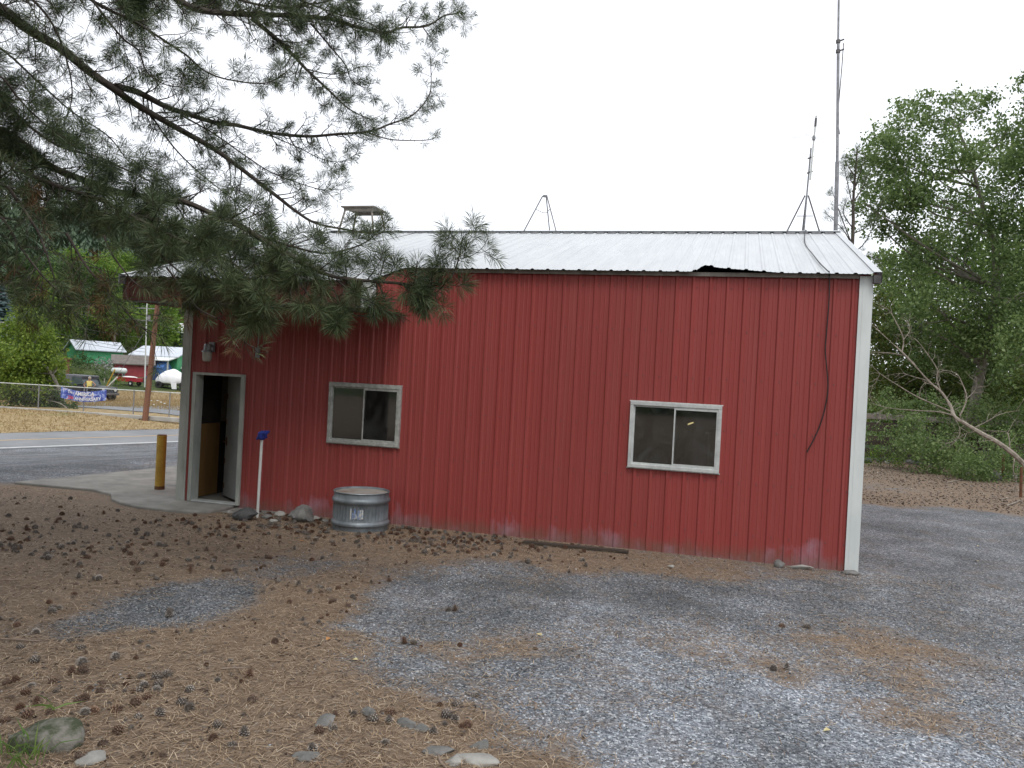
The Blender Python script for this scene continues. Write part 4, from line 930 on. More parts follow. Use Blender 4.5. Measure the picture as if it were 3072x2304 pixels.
V = np.stack([pt_(0, -1), pt_(0, 1), pt_(.5, 1), pt_(.5, -1), pt_(1, .6), pt_(1, -.6)], 1).reshape(-1, 3)
F = (np.arange(n)[:, None, None]*6 + np.array([(0, 3, 2, 1), (3, 5, 4, 2)])[None]).reshape(-1, 4)
m, nt, bs, L = newmat('fallen_needles'); g = N(nt, 'ShaderNodeNewGeometry')
L(ramp(nt, [(0, (.07, .043, .026)), (.35, (.20, .13, .078)), (.75, (.37, .265, .165)), (1, (.55, .44, .31))], g.outputs['Random Per Island']).outputs[0], bs.inputs['Base Color']); bs.inputs['Roughness'].default_value = .75
tag(mesh_np('needle_litter', V, [F], m), 'brown fallen pine needles carpeting the yard', 'pine needles', kind='stuff')
# pine cones
def cone_mesh(seed, open_=1.0, squash=1.0, n=58):
    rr = random.Random(seed); mb = MB(); Hh = .085
    mb.lathe([(.002, 0), (.014, .006), (.020, .03), (.016, .06), (.006, .08), (.001, .085)], 6)
    for k in range(n):
        t = (k+.5)/n; z = Hh*(.02+.94*t); a = k*2.39996
        R_ = (.036*math.sin(math.pi*min(1, (t*.86+.14)))**.75)*squash*(.75+.35*open_) + .004
        tilt = (.25+.55*open_)*(1-t) - .9*t*.6
        r0 = .010; c, s = math.cos(a), math.sin(a); w_ = .0085*(1.15-.5*t)*rr.uniform(.85, 1.15); rr_ = R_*rr.uniform(.92, 1.06)
        zt_ = z - tilt*.006 + .004
        def q(r_, off, zz): return (r_*c - off*s, r_*s + off*c, zz)
        mb.add([q(r0, -w_*.4, z), q(r0, w_*.4, z), q(rr_*.93, w_, zt_-.001), q(rr_*1.02, 0, zt_+.002), q(rr_*.93, -w_, zt_-.001), q(rr_*.9, 0, zt_-.006)], [(0, 1, 2, 3), (0, 3, 4), (4, 3, 5), (3, 2, 5)])
    me = bpy.data.meshes.new('pine_cone'); me.from_pydata(mb.v, [], mb.f); return me
def conemat(name, a, b, tip):
    m, nt, bs, L = newmat(name); tc_ = N(nt, 'ShaderNodeTexCoord').outputs['Object']; sp = N(nt, 'ShaderNodeSeparateXYZ'); L(tc_, sp.inputs[0])
    rr = mth(nt, 'SQRT', mth(nt, 'ADD', mth(nt, 'MULTIPLY', sp.outputs[0], sp.outputs[0]), mth(nt, 'MULTIPLY', sp.outputs[1], sp.outputs[1])))
    g = N(nt, 'ShaderNodeNewGeometry'); oi = N(nt, 'ShaderNodeObjectInfo')
    c = mixc(nt, g.outputs['Random Per Island'], a, b); c = mixc(nt, ramp(nt, [(.30, (0, 0, 0)), (.36, (1, 1, 1))], mth(nt, 'MULTIPLY', rr, 10)).outputs[0], c, tip)
    c = mixc(nt, mth(nt, 'MULTIPLY', oi.outputs['Random'], .6), c, (.13, .105, .085))
    L(c, bs.inputs['Base Color']); bs.inputs['Roughness'].default_value = .8; return m
cm_b = conemat('brown_cone', (.07, .034, .02), (.13, .066, .04), (.27, .165, .105)); cm_g = conemat('grey_cone', (.07, .057, .05), (.13, .11, .095), (.42, .38, .34))
cvar = []
for sd_, op, mt in ((1, 1.0, cm_b), (2, .6, cm_b), (3, 1.15, cm_g), (4, .8, cm_g), (5, 1.25, cm_b)):
    me = cone_mesh(sd_, op); me.materials.append(mt); cvar.append(me)
# positions: thick along the wall foot, scattered over the litter, few on gravel
cpos = []
def scatter(n_, x0, x1, y0, y1, dens):
    k = 0
    while k < n_:
        a, b = random.uniform(x0, x1), random.uniform(y0, y1)
        if not in_view(np.array([a]), np.array([b]), 0, 10)[0] or not clear(np.array([a]), np.array([b]))[0]: k += .02; continue
        if random.random() < dens(a, b): cpos.append((a, b)); k += 1
        k += .004
lv = lambda a, b: float(litter(np.array([a]), np.array([b]))[0])
scatter(330, -7.4, -1.6, -1.9, -.12, lambda a, b: max(0, lv(a, b)-.35)*(1.3 if -6.6 < a < -3 else .6)*math.exp(b*.75))
clus = [(random.uniform(-9, -1.5), random.uniform(-8, -1.2)) for _ in range(46)]
scatter(330, -11.5, -.8, -8.2, -.6, lambda a, b: max(0, lv(a, b)-.45)*1.3*(.08+sum(math.exp(-((a-c_)**2+(b-d_)**2)/.22) for c_, d_ in clus)))
for px, py in ((158,2233),(430,2062),(20,2055),(35,2095),(75,2085),(110,2110),(95,2060),(60,2130),(150,2140),(1425,2090),(700,2240),(250,2020),(2420,1885),(2345,1880),(2320,2010),(2360,2008),(1215,1930),(1240,1930),(1345,1833),(1365,1833),(45,1640),(108,1900),(565,1685),(570,1700),(510,1835),(508,1850),(1005,2150),(1060,2150),(960,2200),(1000,2190)):
    p = ghit(px, py); cpos.append((p.x, p.y))
cpos.sort(key=lambda p: math.hypot(p[0], p[1]+11.56))
def cmat_at(a, b, sc, lay):
    z = float(gz(a, b)) - random.uniform(0, .030)*sc; rz = Matrix.Rotation(random.uniform(0, 6.28), 4, 'Z')
    if lay: return Matrix.Translation((a, b, z+.030*sc)) @ rz @ Matrix.Rotation(R(random.uniform(78, 102)), 4, 'X') @ Matrix.Rotation(random.uniform(0, 6.28), 4, 'Z') @ Matrix.Translation((0, 0, -.042*sc)) @ Matrix.Scale(sc, 4)
    return Matrix.Translation((a, b, z-.004)) @ rz @ Matrix.Rotation(R(random.uniform(-16, 16)), 4, 'X') @ Matrix.Scale(sc, 4)
brk = []
while len(brk) < 420:                                  # small broken cones drifting between the whole ones
    c0 = random.choice(clus) if random.random() < .65 else (random.uniform(-7.2, -2.2), random.uniform(-1.6, -.2))
    a, b = c0[0]+random.gauss(0, .45), c0[1]+random.gauss(0, .35)
    if b < -.1 and in_view(np.array([a]), np.array([b]), 0, 10)[0] and clear(np.array([a]), np.array([b]))[0] and lv(a, b) > .5: brk.append((a, b))
nwhole = len(cpos); cpos = cpos + brk
rest = {0: MB(), 1: MB()}
for i, (a, b) in enumerate(cpos):
    v = random.choices(range(5), (2, 2, 4, 3, 2))[0]; sc = random.choice((random.uniform(.45, .7), random.uniform(.65, .95), random.uniform(.7, .9))); lay = random.random() < .8; mw = cmat_at(a, b, sc, lay); grey = v in (2, 3)
    if i >= nwhole: sc *= random.uniform(.35, .6); mw = cmat_at(a, b, sc, lay); grey = random.random() < .65
    if i < 300:
        o = bpy.data.objects.new('pine_cone', cvar[v]); COL.objects.link(o); o.matrix_world = mw
        wallside = b > -2.0
        lab = ('weathered grey' if grey else ('closed brown' if v == 1 else 'open brown')) + ' pine cone ' + ('lying on its side' if lay else 'standing upright') + (' in the litter along the red wall' if wallside else (' on the bare grey gravel' if lv(a, b) < .4 else ' on the open needle carpet'))
        tag(o, lab, 'pine cone', 'fallen pine cones')
    else:
        me = cvar[v]; rest[1 if grey else 0].add([mw @ q.co for q in me.vertices], [tuple(p.vertices) for p in me.polygons])
rm_b = pm('far_brown_cones', (.05, .024, .014), (.15, .08, .05), 60, .85, bmp=0); rm_g = pm('far_grey_cones', (.06, .048, .04), (.24, .21, .185), 60, .85, bmp=0)
for q, mt, nm in ((rest[0], rm_b, 'brown'), (rest[1], rm_g, 'grey')):
    if q.f:
        me = bpy.data.meshes.new('pine_cones'); me.from_pydata(q.v, [], q.f); me.materials.append(mt); o = bpy.data.objects.new('pine_cones', me); COL.objects.link(o)
        tag(o, nm+' pine cones thickly scattered before the door and wall', 'pine cones', kind='stuff')
# broken cone scales and bark crumbs among the needles
n = 130000
x = rng.uniform(-12, 9, n); y = rng.uniform(-8.4, 21, n); lt = litter(x, y); dist = np.hypot(x, y+11.56)
keep = in_view(x, y, 0, 30) & clear(x, y) & (RN[0]*x+RN[1]*y < 13) & (rng.random(n) < np.where(y > 0, np.clip(lt*1.6-.7, .0, .9)*.8, np.clip(lt*1.2-.25, .0, 1)*(.35+.65*(np.sin(x*1.9+y)*np.sin(y*2.3-x*.7) > -.1))))
x, y = x[keep], y[keep]; n = len(x); z = gz(x, y); s = rng.uniform(.006, .019, n)*np.where(y > 0, 1.9, 1)
q4 = rng.normal(size=(n, 4, 3))*np.array([1, 1, .42]); q4 /= np.linalg.norm(q4, axis=2)[..., None]
V = (q4*s[:, None, None] + np.stack([x, y, z+s*.3], -1)[:, None]).reshape(-1, 3); F = (np.arange(n)[:, None, None]*4 + np.array([(0, 1, 2), (0, 2, 3), (0, 3, 1), (1, 3, 2)])[None]).reshape(-1, 3)
m, nt, bs, L = newmat('litter_crumbs'); g = N(nt, 'ShaderNodeNewGeometry')
L(ramp(nt, [(0, (.03, .02, .014)), (.5, (.085, .052, .036)), (.8, (.17, .14, .115)), (.95, (.32, .29, .26)), (1, (.55, .5, .42))], g.outputs['Random Per Island']).outputs[0], bs.inputs['Base Color']); bs.inputs['Roughness'].default_value = .85
tag(mesh_np('litter_crumbs', V, [F], m), 'broken cone scales and bark crumbs strewn through the litter', 'debris', kind='stuff')
# weeds at the boulder
def blades(name, c, n_, h_, spread, mat, label, cat, width=.006, lean=.5):
    V = []; F = []
    for k in range(n_):
        a = random.uniform(0, 6.28); r_ = spread*math.sqrt(random.random()); b = Vector((c[0]+math.cos(a)*r_, c[1]+math.sin(a)*r_, c[2]))
        d = Vector((random.gauss(0, lean), random.gauss(0, lean), 1)).normalized(); hh = h_*random.uniform(.5, 1.1); s = d.cross(Vector((random.gauss(0, 1), random.gauss(0, 1), 0))).normalized()*width
        i0 = len(V); m1 = b+d*hh*.55; tp = b+d*hh + Vector((d.x, d.y, -.35))*hh*.35
        V += [b-s*.6, b+s*.6, m1+s, m1-s, tp]; F += [(i0, i0+1, i0+2, i0+3), (i0+3, i0+2, i0+4)]
    me = bpy.data.meshes.new(name); me.from_pydata(V, [], F); me.materials.append(mat); o = bpy.data.objects.new(name, me); COL.objects.link(o)
    return tag(o, label, cat)
M['weed'] = leafmat('fresh_weed', [(.1, (.05, .10, .02)), (.6, (.13, .22, .05)), (1, (.22, .30, .09))], .5, .3)
blades('weed', ghit(45, 2290), 46, .22, .16, M['weed'], 'bright green grassy weed beside the mossy boulder', 'weed', .005)
p = ghit(160, 2185); blades('weed', p+Vector((0, 0, .12)), 5, .16, .02, M['weed'], 'green sprig trailing across the mossy boulder top', 'weed', .006, 1.3)
# leaves, twigs and pale chips on the yard
chip = pm('pale_leaf', (.50, .42, .20), (.62, .55, .32), 20, .7); chip2 = pm('orange_leaf', (.36, .16, .05), (.5, .26, .10), 20, .7)
for j, (px, py) in enumerate(((1617, 1906), (2935, 1640), (2930, 1685), (1063, 1983), (985, 1920), (963, 2182), (905, 1625), (870, 1630), (2480, 2195), (2560, 1725))):
    p = ghit(px, py); V = [Vector((.035*math.cos(a)*(1 if q % 2 else .7), .02*math.sin(a), .006+.006*math.sin(a*2))) for q, a in enumerate([k*math.pi/4 for k in range(8)])]
    me = bpy.data.meshes.new('dry_leaf'); me.from_pydata(V, [], [tuple(range(8))]); me.materials.append(chip2 if j in (4, 6, 7) else chip); o = bpy.data.objects.new('dry_leaf', me); COL.objects.link(o); o.location = p + Vector((0, 0, .008)); o.rotation_euler = (.15, .1, j*1.3)
    tag(o, 'small orange dry leaf lying among the pine cones' if j in (4, 6, 7) else 'small pale yellow leaf lying on the yard', 'leaf', 'fallen leaves')
tg = pm('fallen_stick', (.16, .11, .08), (.30, .24, .19), 20, .8)
for j, (px, py, l_, a) in enumerate(((60, 1925, .34, .25), (460, 1690, .22, .1), (480, 1560, .14, .0), (1350, 2140, .16, 1.1), (20, 1745, .3, .6), (1330, 2295, .2, -.9), (700, 2010, .18, .5), (1600, 2120, .15, 2))):
    p = ghit(px, py); d = Vector((math.cos(a), math.sin(a), 0)); q = d.cross(UPV)
    tag(MB().tube([p-d*l_/2+UPV*.012, p+q*.02+UPV*.022, p+d*l_/2+UPV*.012], [.007, .008, .004], 6).build('stick', tg), 'short bare stick lying on the needle carpet', 'stick', 'fallen sticks')

# ================================================================== TREES, SHRUBS (builders)
def leaf_cloud(C_, r_, n_per, size, aspect=.62, sub=10, sig=.26, droop=.25):
    """C_ (k,3) clump centres, r_ (k,) radii -> verts of kite leaves gathered in sprigs"""
    VV = []
    for c, rr, n_ in zip(C_, r_, n_per):
        s = max(3, sub); sp = rng.normal(size=(s, 3)); sp /= np.linalg.norm(sp, axis=1)[:, None]; sp *= (rr*rng.uniform(.25, 1.0, s)**.6)[:, None]; sp[:, 2] *= .85
        k = rng.integers(0, s, n_); p = c + sp[k] + rng.normal(size=(n_, 3))*rr*sig
        d = rng.normal(size=(n_, 3)); d[:, 2] -= droop; d /= np.linalg.norm(d, axis=1)[:, None]
        w_ = np.cross(d, rng.normal(size=(n_, 3))); w_ /= np.linalg.norm(w_, axis=1)[:, None]+1e-9
        L_ = size*rng.uniform(.6, 1.25, n_)[:, None]; nrm = np.cross(d, w_)
        VV.append(np.stack([p, p+d*L_*.45+w_*L_*aspect*.5+nrm*L_*.08, p+d*L_, p+d*L_*.45-w_*L_*aspect*.5+nrm*L_*.08], 1).reshape(-1, 3))
    return np.concatenate(VV)
def tree(name, base, clumps, size, dens, lmat, bmat, label, cat='tree', group=None, tr=.16, trunk_pts=None, sub=10, sig=.26, twig_n=1.0, aspect=.62):
    """clumps: list of (Vector centre, radius); trunk with limbs that reach each clump"""
    base = Vector(base); t = tag(empty(name, base), label, cat, group)
    C_ = np.array([tuple(c) for c, _ in clumps]); r_ = np.array([q for _, q in clumps])
    npr = np.maximum(20, (dens*r_**2/size**2)).astype(int)
    V = leaf_cloud(C_, r_, npr, size, aspect, sub, sig); F = np.arange(len(V)).reshape(-1, 4)
    o = mesh_np('crown', V - np.array(base), [F], lmat, t)
    top = max(c.z for c, _ in clumps); cen = Vector(C_.mean(0))
    tp = trunk_pts or [base-Vector((0, 0, .2)), base.lerp(Vector((base.x*.6+cen.x*.4, base.y*.6+cen.y*.4, base.z+(top-base.z)*.35)), 1), Vector((cen.x, cen.y, base.z+(top-base.z)*.62)), Vector((cen.x, cen.y, base.z+(top-base.z)*.92))]
    S_ = smooth_pts(tp, 5); n = len(S_); rad = [tr*(1-.85*i/(n-1)) for i in range(n)]
    MB().tube([p-base for p in S_], rad, 9).build('trunk', bmat, t, smooth=True)
    mb = MB()
    for c, q in clumps:
        c = Vector(c); cand = [p for p in S_[2:] if p.z < c.z+.2*q] or S_[2:3]
        s = min(cand, key=lambda p: (p-c).length + .6*abs((c.z-p.z)-.5*(c-p).length)); i = S_.index(s)
        e = c + Vector((0, 0, q*.3)); m_ = s.lerp(e, .5) + Vector((random.gauss(0, .1), random.gauss(0, .1), -.06))*(e-s).length
        r0 = min(rad[i]*.6, tr*.35)
        mb.tube([p-base for p in smooth_pts([s, m_, e], 3)], [r0*(1-.8*k/6) for k in range(7)], 5, cap=False)
        for k in range(int(4*twig_n)):
            ee = c + rv3().normalized()*q*random.uniform(.6, 1.0); ss = s.lerp(e, random.uniform(.5, .95))
            mb.tube([p-base for p in (ss, ss.lerp(ee, .5)+rv3()*q*.08, ee)], [r0*.3, r0*.22, r0*.1], 4, cap=False)
    if mb.f: b_ = mb.build('limbs', bmat, t); b_['kind'] = 'stuff'
    return t
def pxclumps(lst, Z, jit=1.5):
    out = []
    for x, y, q in lst:
        z = Z + random.uniform(-jit, jit); out.append((at(x, y, z), q*z/FPX))
    return out
def ballclumps(c, rx, ry, rz, n, rr, shell=.55):
    out = []
    for _ in range(n):
        d = rv3().normalized(); k = random.uniform(shell, 1)**.7; out.append((Vector((c[0]+d.x*rx*k, c[1]+d.y*ry*k, c[2]+d.z*rz*k)), rr*random.uniform(.7, 1.25)))
    return out
M['leaf_r'] = leafmat('cottonwood_leaf', [(.1, (.055, .098, .034)), (.45, (.13, .205, .065)), (.75, (.21, .295, .105)), (1, (.30, .37, .16))], .45, .48, .4)
M['leaf_y'] = leafmat('olive_leaf', [(.1, (.03, .05, .014)), (.5, (.085, .12, .026)), (.85, (.16, .19, .045)), (1, (.28, .28, .08))], .5, .4)
M['leaf_b'] = leafmat('bright_leaf', [(.1, (.04, .09, .014)), (.45, (.105, .195, .028)), (.8, (.19, .29, .045)), (1, (.30, .38, .09))], .5, .42)
M['leaf_d'] = leafmat('deep_leaf', [(.1, (.016, .036, .012)), (.5, (.042, .083, .022)), (.9, (.09, .15, .038)), (1, (.15, .21, .06))], .5, .35)
M['leaf_grey'] = leafmat('silvery_leaf', [(.1, (.12, .13, .12)), (.6, (.27, .28, .26)), (1, (.42, .43, .40))], .6, .15)
M['fir'] = leafmat('fir_frond', [(.1, (.025, .046, .028)), (.5, (.054, .092, .052)), (1, (.10, .145, .08))], .6, .1)
M['fir_blue'] = leafmat('blue_spruce_frond', [(.1, (.03, .055, .055)), (.5, (.06, .10, .10)), (1, (.12, .17, .17))], .6, .1)
# ---- right-hand side, behind the corner
bR = hit(2880, 1392)
tree('cottonwood_tree', bR, pxclumps([(2575,470,38),(2640,440,60),(2700,440,70),(2655,390,40),(2720,345,60),(2785,345,55),(2770,300,35),(2850,330,60),(2870,295,30),(2940,330,60),(2925,300,30),(3040,400,90),(2650,520,80),(2610,500,50),(2740,500,100),(2850,470,110),(2960,480,110),(2640,600,70),(2700,600,80),(2800,620,120),(2920,650,120),(3040,600,120),(2620,680,55),(2680,690,50),(2780,740,90),(2720,770,70),(2870,800,120),(3000,800,130),(2720,850,75),(2790,930,110),(2920,950,120),(3040,950,120),(2705,960,60),(2640,470,45),(2590,620,40),(2850,1050,110),(2960,1080,110)], 29, 2.0), .13, 20., M['leaf_r'], M['barkg'], 'tall leafy cottonwood with broken sky gaps behind the building corner', tr=.2,
     trunk_pts=[bR, at(2935, 1150, 29), at(2985, 900, 29), at(2985, 740, 29), at(2965, 680, 29), at(2910, 480, 29), at(2870, 380, 29)], sub=13, sig=.2)
bR2 = hit(3190, 1420)
tree('cottonwood_tree', bR2, pxclumps([(3110,230,60),(3130,330,90),(3170,430,110),(3080,480,90),(3150,560,130),(3090,700,120),(3170,800,130),(3100,900,130),(3170,1000,130),(3080,1050,110),(3200,650,120),(3180,300,80)], 27, 1.5), .13, 20., M['leaf_r'], M['barkg'], 'second cottonwood whose crown climbs higher beside the gappy one', tr=.22, trunk_pts=[bR2, at(3150, 1100, 27), at(3130, 800, 27), at(3140, 500, 27), at(3140, 280, 27)], sub=13, sig=.2)
bR3 = hit(2720, 1352)
tree('locust_tree', bR3, pxclumps([(2640,960,60),(2690,1000,80),(2760,1010,90),(2620,1060,70),(2700,1100,90),(2800,1110,100),(2900,1120,110),(3000,1150,110),(2640,1150,70),(2740,1180,80),(2660,880,55),(2860,1190,90),(3040,1060,90),(2610,1000,40),(2960,1190,90)], 33, 1.5), .13, 18., M['leaf_y'], M['barkg'], 'yellowish green low tree behind the bleached fallen tree', tr=.12, sub=12, sig=.22)
tree('shrub', hit(2660, 1352), pxclumps([(2610,1210,50),(2660,1230,55),(2630,1270,50),(2690,1190,50)], 31, .6), .07, 7., M['leaf_y'], M['barkg'], 'sparse olive shrub by the building corner before the timber fence', 'shrub', tr=.03, sub=12)
tree('elder_bush', hit(2760, 1398), pxclumps([(2740,1290,55),(2790,1320,65),(2720,1330,50),(2760,1370,60),(2830,1380,60),(2690,1345,40),(2800,1400,45),(2740,1260,35),(2850,1350,50)], 26, .8), .09, 15., M['leaf_r'], M['barkg'], 'leafy dark green bush sprawling in front of the timber fence', 'bush', tr=.03, sub=12, sig=.24)
tree('elder_bush', hit(2930, 1425), pxclumps([(2890,1400,55),(2940,1400,60),(2990,1390,55),(2960,1430,50),(3040,1380,55),(2920,1360,50),(3050,1430,50),(2880,1430,40),(3000,1330,45)], 24.5, .8), .085, 15., M['leaf_r'], M['barkg'], 'low green bush beneath the bleached fallen tree', 'bush', tr=.03, sub=12, sig=.24)
tree('weed_clump', hit(2640, 1395), pxclumps([(2610,1372,28),(2650,1378,26),(2690,1385,30),(2630,1350,22)], 27, .4), .06, 8., M['leaf_b'], M['weed'], 'bright green weeds under the fence by the building corner', 'weed', tr=.01, sub=8)
bR4 = hit(2850, 1330)
tree('thicket_tree', bR4, pxclumps([(2630,790,40),(2620,850,45),(2640,900,70),(2700,830,80),(2780,800,90),(2860,820,100),(2950,800,110),(3050,780,120),(2650,980,80),(2740,930,100),(2840,940,110),(2960,930,120),(3070,930,120),(2640,1080,80),(2740,1060,100),(2850,1060,110),(2970,1060,120),(3080,1080,120),(2660,1180,80),(2770,1180,90),(2890,1190,100),(3010,1190,110),(3110,1200,110),(2640,1260,60),(2740,1270,70),(2860,1280,80),(2980,1280,80),(3080,1290,90)], 38, 2), .19, 19., M['leaf_b'], M['barkg'], 'green thicket closing the view behind the cottonwoods', tr=.16, sub=12, sig=.24)
tree('alder_bush', hit(2830, 1372), pxclumps([(2650,1200,45),(2700,1230,50),(2780,1220,55),(2850,1230,55),(2930,1230,60),(3010,1230,60),(3070,1250,60),(2890,1300,50),(2970,1300,55),(3050,1320,55),(2830,1300,45),(2690,1290,40),(2620,1300,30)], 28, .6), .09, 13., M['leaf_r'], M['barkg'], 'light green alder bush half hiding the timber fence', 'bush', tr=.04, sub=12, sig=.24)
# timber fence: dark beams on posts
tf = empty('timber_fence', hit(2800, 1362)); tag(tf, 'dark weathered timber fence of wide horizontal beams behind the bushes', 'fence'); TFO = Vector(tf.location)
fa, fb = at(2560, 1345, 30), at(3110, 1362, 29); fd = (fb-fa).normalized(); fd.z = 0; fl = (fb-fa).length; fang = math.atan2(fd.y, fd.x); zg = 0.0
def tpart(mb, nm, mt): o = mb.build(nm, mt, tf, bevel=.01); o.matrix_parent_inverse = Matrix.Translation(-TFO); return o
for k in range(5):
    p = fa + fd*(fl*(k+.1)/4.6); mm = Matrix.Translation((p.x, p.y, 0)) @ Matrix.Rotation(fang, 4, 'Z'); tpart(MB().box(-.1, .1, .07, .25, -.1, 1.75, M=mm), 'post', M['wood_old'])
for z0, h_, s0, s1, mt in ((.12, .30, 0, .42, 'wood_old'), (.13, .28, .44, 1, 'wood_old'), (.56, .34, 0, .5, 'wood_old'), (.58, .3, .52, 1, 'wood_old'), (1.06, .32, .02, .46, 'wood_old'), (1.05, .3, .47, .98, 'wood_old'), (1.5, .2, .05, .55, 'wood_grey'), (1.52, .18, .56, 1.0, 'wood_grey')):
    p = fa + fd*fl*s0; mm = Matrix.Translation((p.x, p.y, 0)) @ Matrix.Rotation(fang+random.uniform(-.004, .004), 4, 'Z') @ Matrix.Rotation(random.uniform(-.008, .008), 4, 'Y')
    tpart(MB().box(0, fl*(s1-s0), -.08+random.uniform(-.02, .02), .065, z0, z0+h_, M=mm), 'beam', M[mt])
# bleached fallen tree leaning out of the bushes
dt = empty('fallen_tree', hit(3150, 1500)); tag(dt, 'bleached leafless tree leaning over the bushes with bare crooked branches', 'tree'); DTO = Vector(dt.location); dtw = MB()
def dpart(pix, Z0, Z1, r0, r1, nm='branch'):
    n = len(pix); P_ = [at(x, y, Z0+(Z1-Z0)*i/(n-1)) for i, (x, y) in enumerate(pix)]; S_ = smooth_pts(P_, 4); m_ = len(S_)
    for i in range(2, m_):
        if random.random() < .55:
            d_ = (S_[i]-S_[i-1]).normalized(); q_ = rv3(); q_ = (q_-d_*q_.dot(d_)).normalized(); l_ = random.uniform(.2, .75)
            e_ = S_[i]+d_*l_*.6+q_*l_*.7; dtw.tube([S_[i], S_[i].lerp(e_, .5)+rv3()*.05, e_], [.007, .005, .002], 4, cap=False)
            if random.random() < .6: f_ = S_[i].lerp(e_, .6); dtw.tube([f_, f_+(d_-q_*.6+rv3()*.3)*l_*.4], [.004, .002], 4, cap=False)
    o = MB().tube(S_, [r0*random.uniform(.9, 1.12)+(r1-r0)*i/(m_-1) for i in range(m_)], 7).build(nm, M['deadwood'], dt, smooth=True); o.matrix_parent_inverse = Matrix.Translation(-DTO)
dpart([(3150,1495),(3072,1392),(3001,1332),(2947,1302),(2906,1277),(2865,1250),(2852,1218),(2825,1177),(2786,1143),(2724,1074),(2666,1020),(2606,965)], 21, 24.5, .075, .008, 'trunk')
for pix, za, zb_, ra in (([(2879,1248),(2900,1196),(2884,1145),(2865,1118),(2818,1109)], 23.3, 23.5, .03), ([(2860,1246),(2811,1235),(2743,1231),(2662,1223),(2599,1204)], 23.4, 24, .028), ([(2852,1234),(2757,1193),(2689,1153),(2640,1120),(2590,1075)], 23.5, 24.5, .026), ([(2706,1056),(2710,1016),(2688,966),(2666,930),(2644,919)], 24, 24.2, .026), ([(2710,1066),(2660,1058),(2600,1056)], 24, 24.3, .022), ([(2825,1180),(2811,1139),(2811,1107),(2778,1056),(2749,1020),(2720,1005)], 23.7, 24.2, .026),
    ([(3030,1352),(3025,1305),(3008,1294),(2944,1293)], 22.3, 22.6, .022), ([(2925,1282),(2960,1265),(3000,1243),(3060,1230)], 22.8, 22.6, .018), ([(2710,1020),(2725,1000),(2730,985),(2722,965)], 24, 24.1, .014), ([(2757,1193),(2765,1160),(2780,1145)], 23.8, 23.8, .012), ([(2662,1223),(2630,1240),(2600,1260)], 24, 24.2, .012), ([(2865,1255),(2880,1290),(2870,1320),(2840,1345)], 23.2, 23, .014), ([(3045,1365),(3040,1410),(3050,1450),(3030,1475)], 21.8, 21.5, .022), ([(2640,1120),(2625,1150),(2600,1165)], 24.2, 24.3, .012), ([(2786,1143),(2740,1130),(2700,1120),(2650,1130)], 23.8, 24.2, .014), ([(2900,1196),(2925,1170),(2930,1140)], 23.4, 23.4, .012), ([(2944,1293),(2900,1300),(2860,1325)], 22.7, 22.8, .010)):
    dpart(pix, za, zb_, ra*.8, .004)
o = dtw.build('twigs', M['deadwood'], dt); o.matrix_parent_inverse = Matrix.Translation(-DTO); o['kind'] = 'stuff'
# stakes, stones, brush at the edge of the yard
for px, py, h_, r_, lab in ((3008, 1442, .8, .04, 'orange brown stake standing in the bushes under the fallen tree'), (3062, 1492, .75, .035, 'dark rusty stake at the edge of the gravel by the fallen tree')):
    p = hit(px, py); tag(MB().tube([p-UPV*.1, p+Vector((-.02, 0, h_))], r_, 7).build('stake', M['rust']), lab, 'stake')
for j in range(30):
    px = 2590+j*16+random.uniform(-14, 14); py = 1382+max(0, px-2700)*.155+random.uniform(-7, 9); s = random.uniform(.06, .17)
    if px > 3090: continue
    rock(hit(px, py), s*1.3, s, s*.8, 200+j, ('rockg', 'rockd', 'rockp')[j % 3], ('grey', 'dark', 'pale')[j % 3]+' stone in the row edging the yard below the bushes', 'stone', j, 'edging stones')
rock(hit(2985, 1440), .2, .16, .16, 260, 'rockg', 'largest rounded boulder at the end of the edging stones', 'boulder')
for j, (pix) in enumerate((((2840,1450),(2890,1440),(2910,1430)), ((2905,1435),(2915,1450)), ((2975,1490),(3000,1500),(3040,1495)), ((3020,1520),(3060,1505),(3090,1520)))):
    tag(MB().tube([hit(*q)+UPV*.02 for q in pix], [.018]+[.015]*(len(pix)-2)+[.008], 6).build('stick', M['deadwood']), 'bleached stick lying on the dirt below the bushes', 'stick', 'sticks by the bushes')
# small pine behind the roof
sp = at(2553, 760, 25); sp.z = 0; spn = empty('young_pine', sp); tag(spn, 'slim sparse pine showing behind the roof corner', 'tree'); SPO = Vector(spn.location)
top = at(2572, 440, 25); S_ = smooth_pts([sp, at(2556, 760, 25), at(2560, 600, 25), at(2568, 500, 25), top], 5); mb = MB(); mb.tube(S_, [.07*(1-.85*i/(len(S_)-1)) for i in range(len(S_))], 8); o = mb.build('trunk', M['bark'], spn, smooth=True); o.matrix_parent_inverse = Matrix.Translation(-SPO)
n2 = Needles(); mb = MB()
for (ax, ay, bx, by, ex, ey) in ((2560,745,2530,690,2478,640),(2560,745,2520,640,2495,570),(2562,690,2530,640,2540,600),(2562,640,2545,560,2530,490),(2566,560,2580,520,2590,480),(2562,700,2600,680,2615,655),(2556,760,2600,720,2650,600),(2564,600,2590,560,2600,530),(2566,530,2545,500,2535,470),(2556,800,2500,740,2470,700),(2556,780,2610,770,2640,790),(2566,560,2552,540,2550,520)):
    za = random.uniform(-.8, .8); P_ = smooth_pts([at(ax, ay, 25), at(bx, by, 25+za*.5), at(ex, ey, 25+za)], 4); mb.tube(P_, [.022-.0018*i for i in range(len(P_))], 5, cap=False)
    for i in range(3, len(P_)):
        for q in range(2): n2.tuft(P_[i]+rv3()*.08, (P_[i]-P_[i-1])+UPV*.05+rv3()*.06, 26, .2, 1.0, .15, .008)
    n2.tuft(P_[-1], P_[-1]-P_[-2], 50, .22, 1.1, .2, .008)
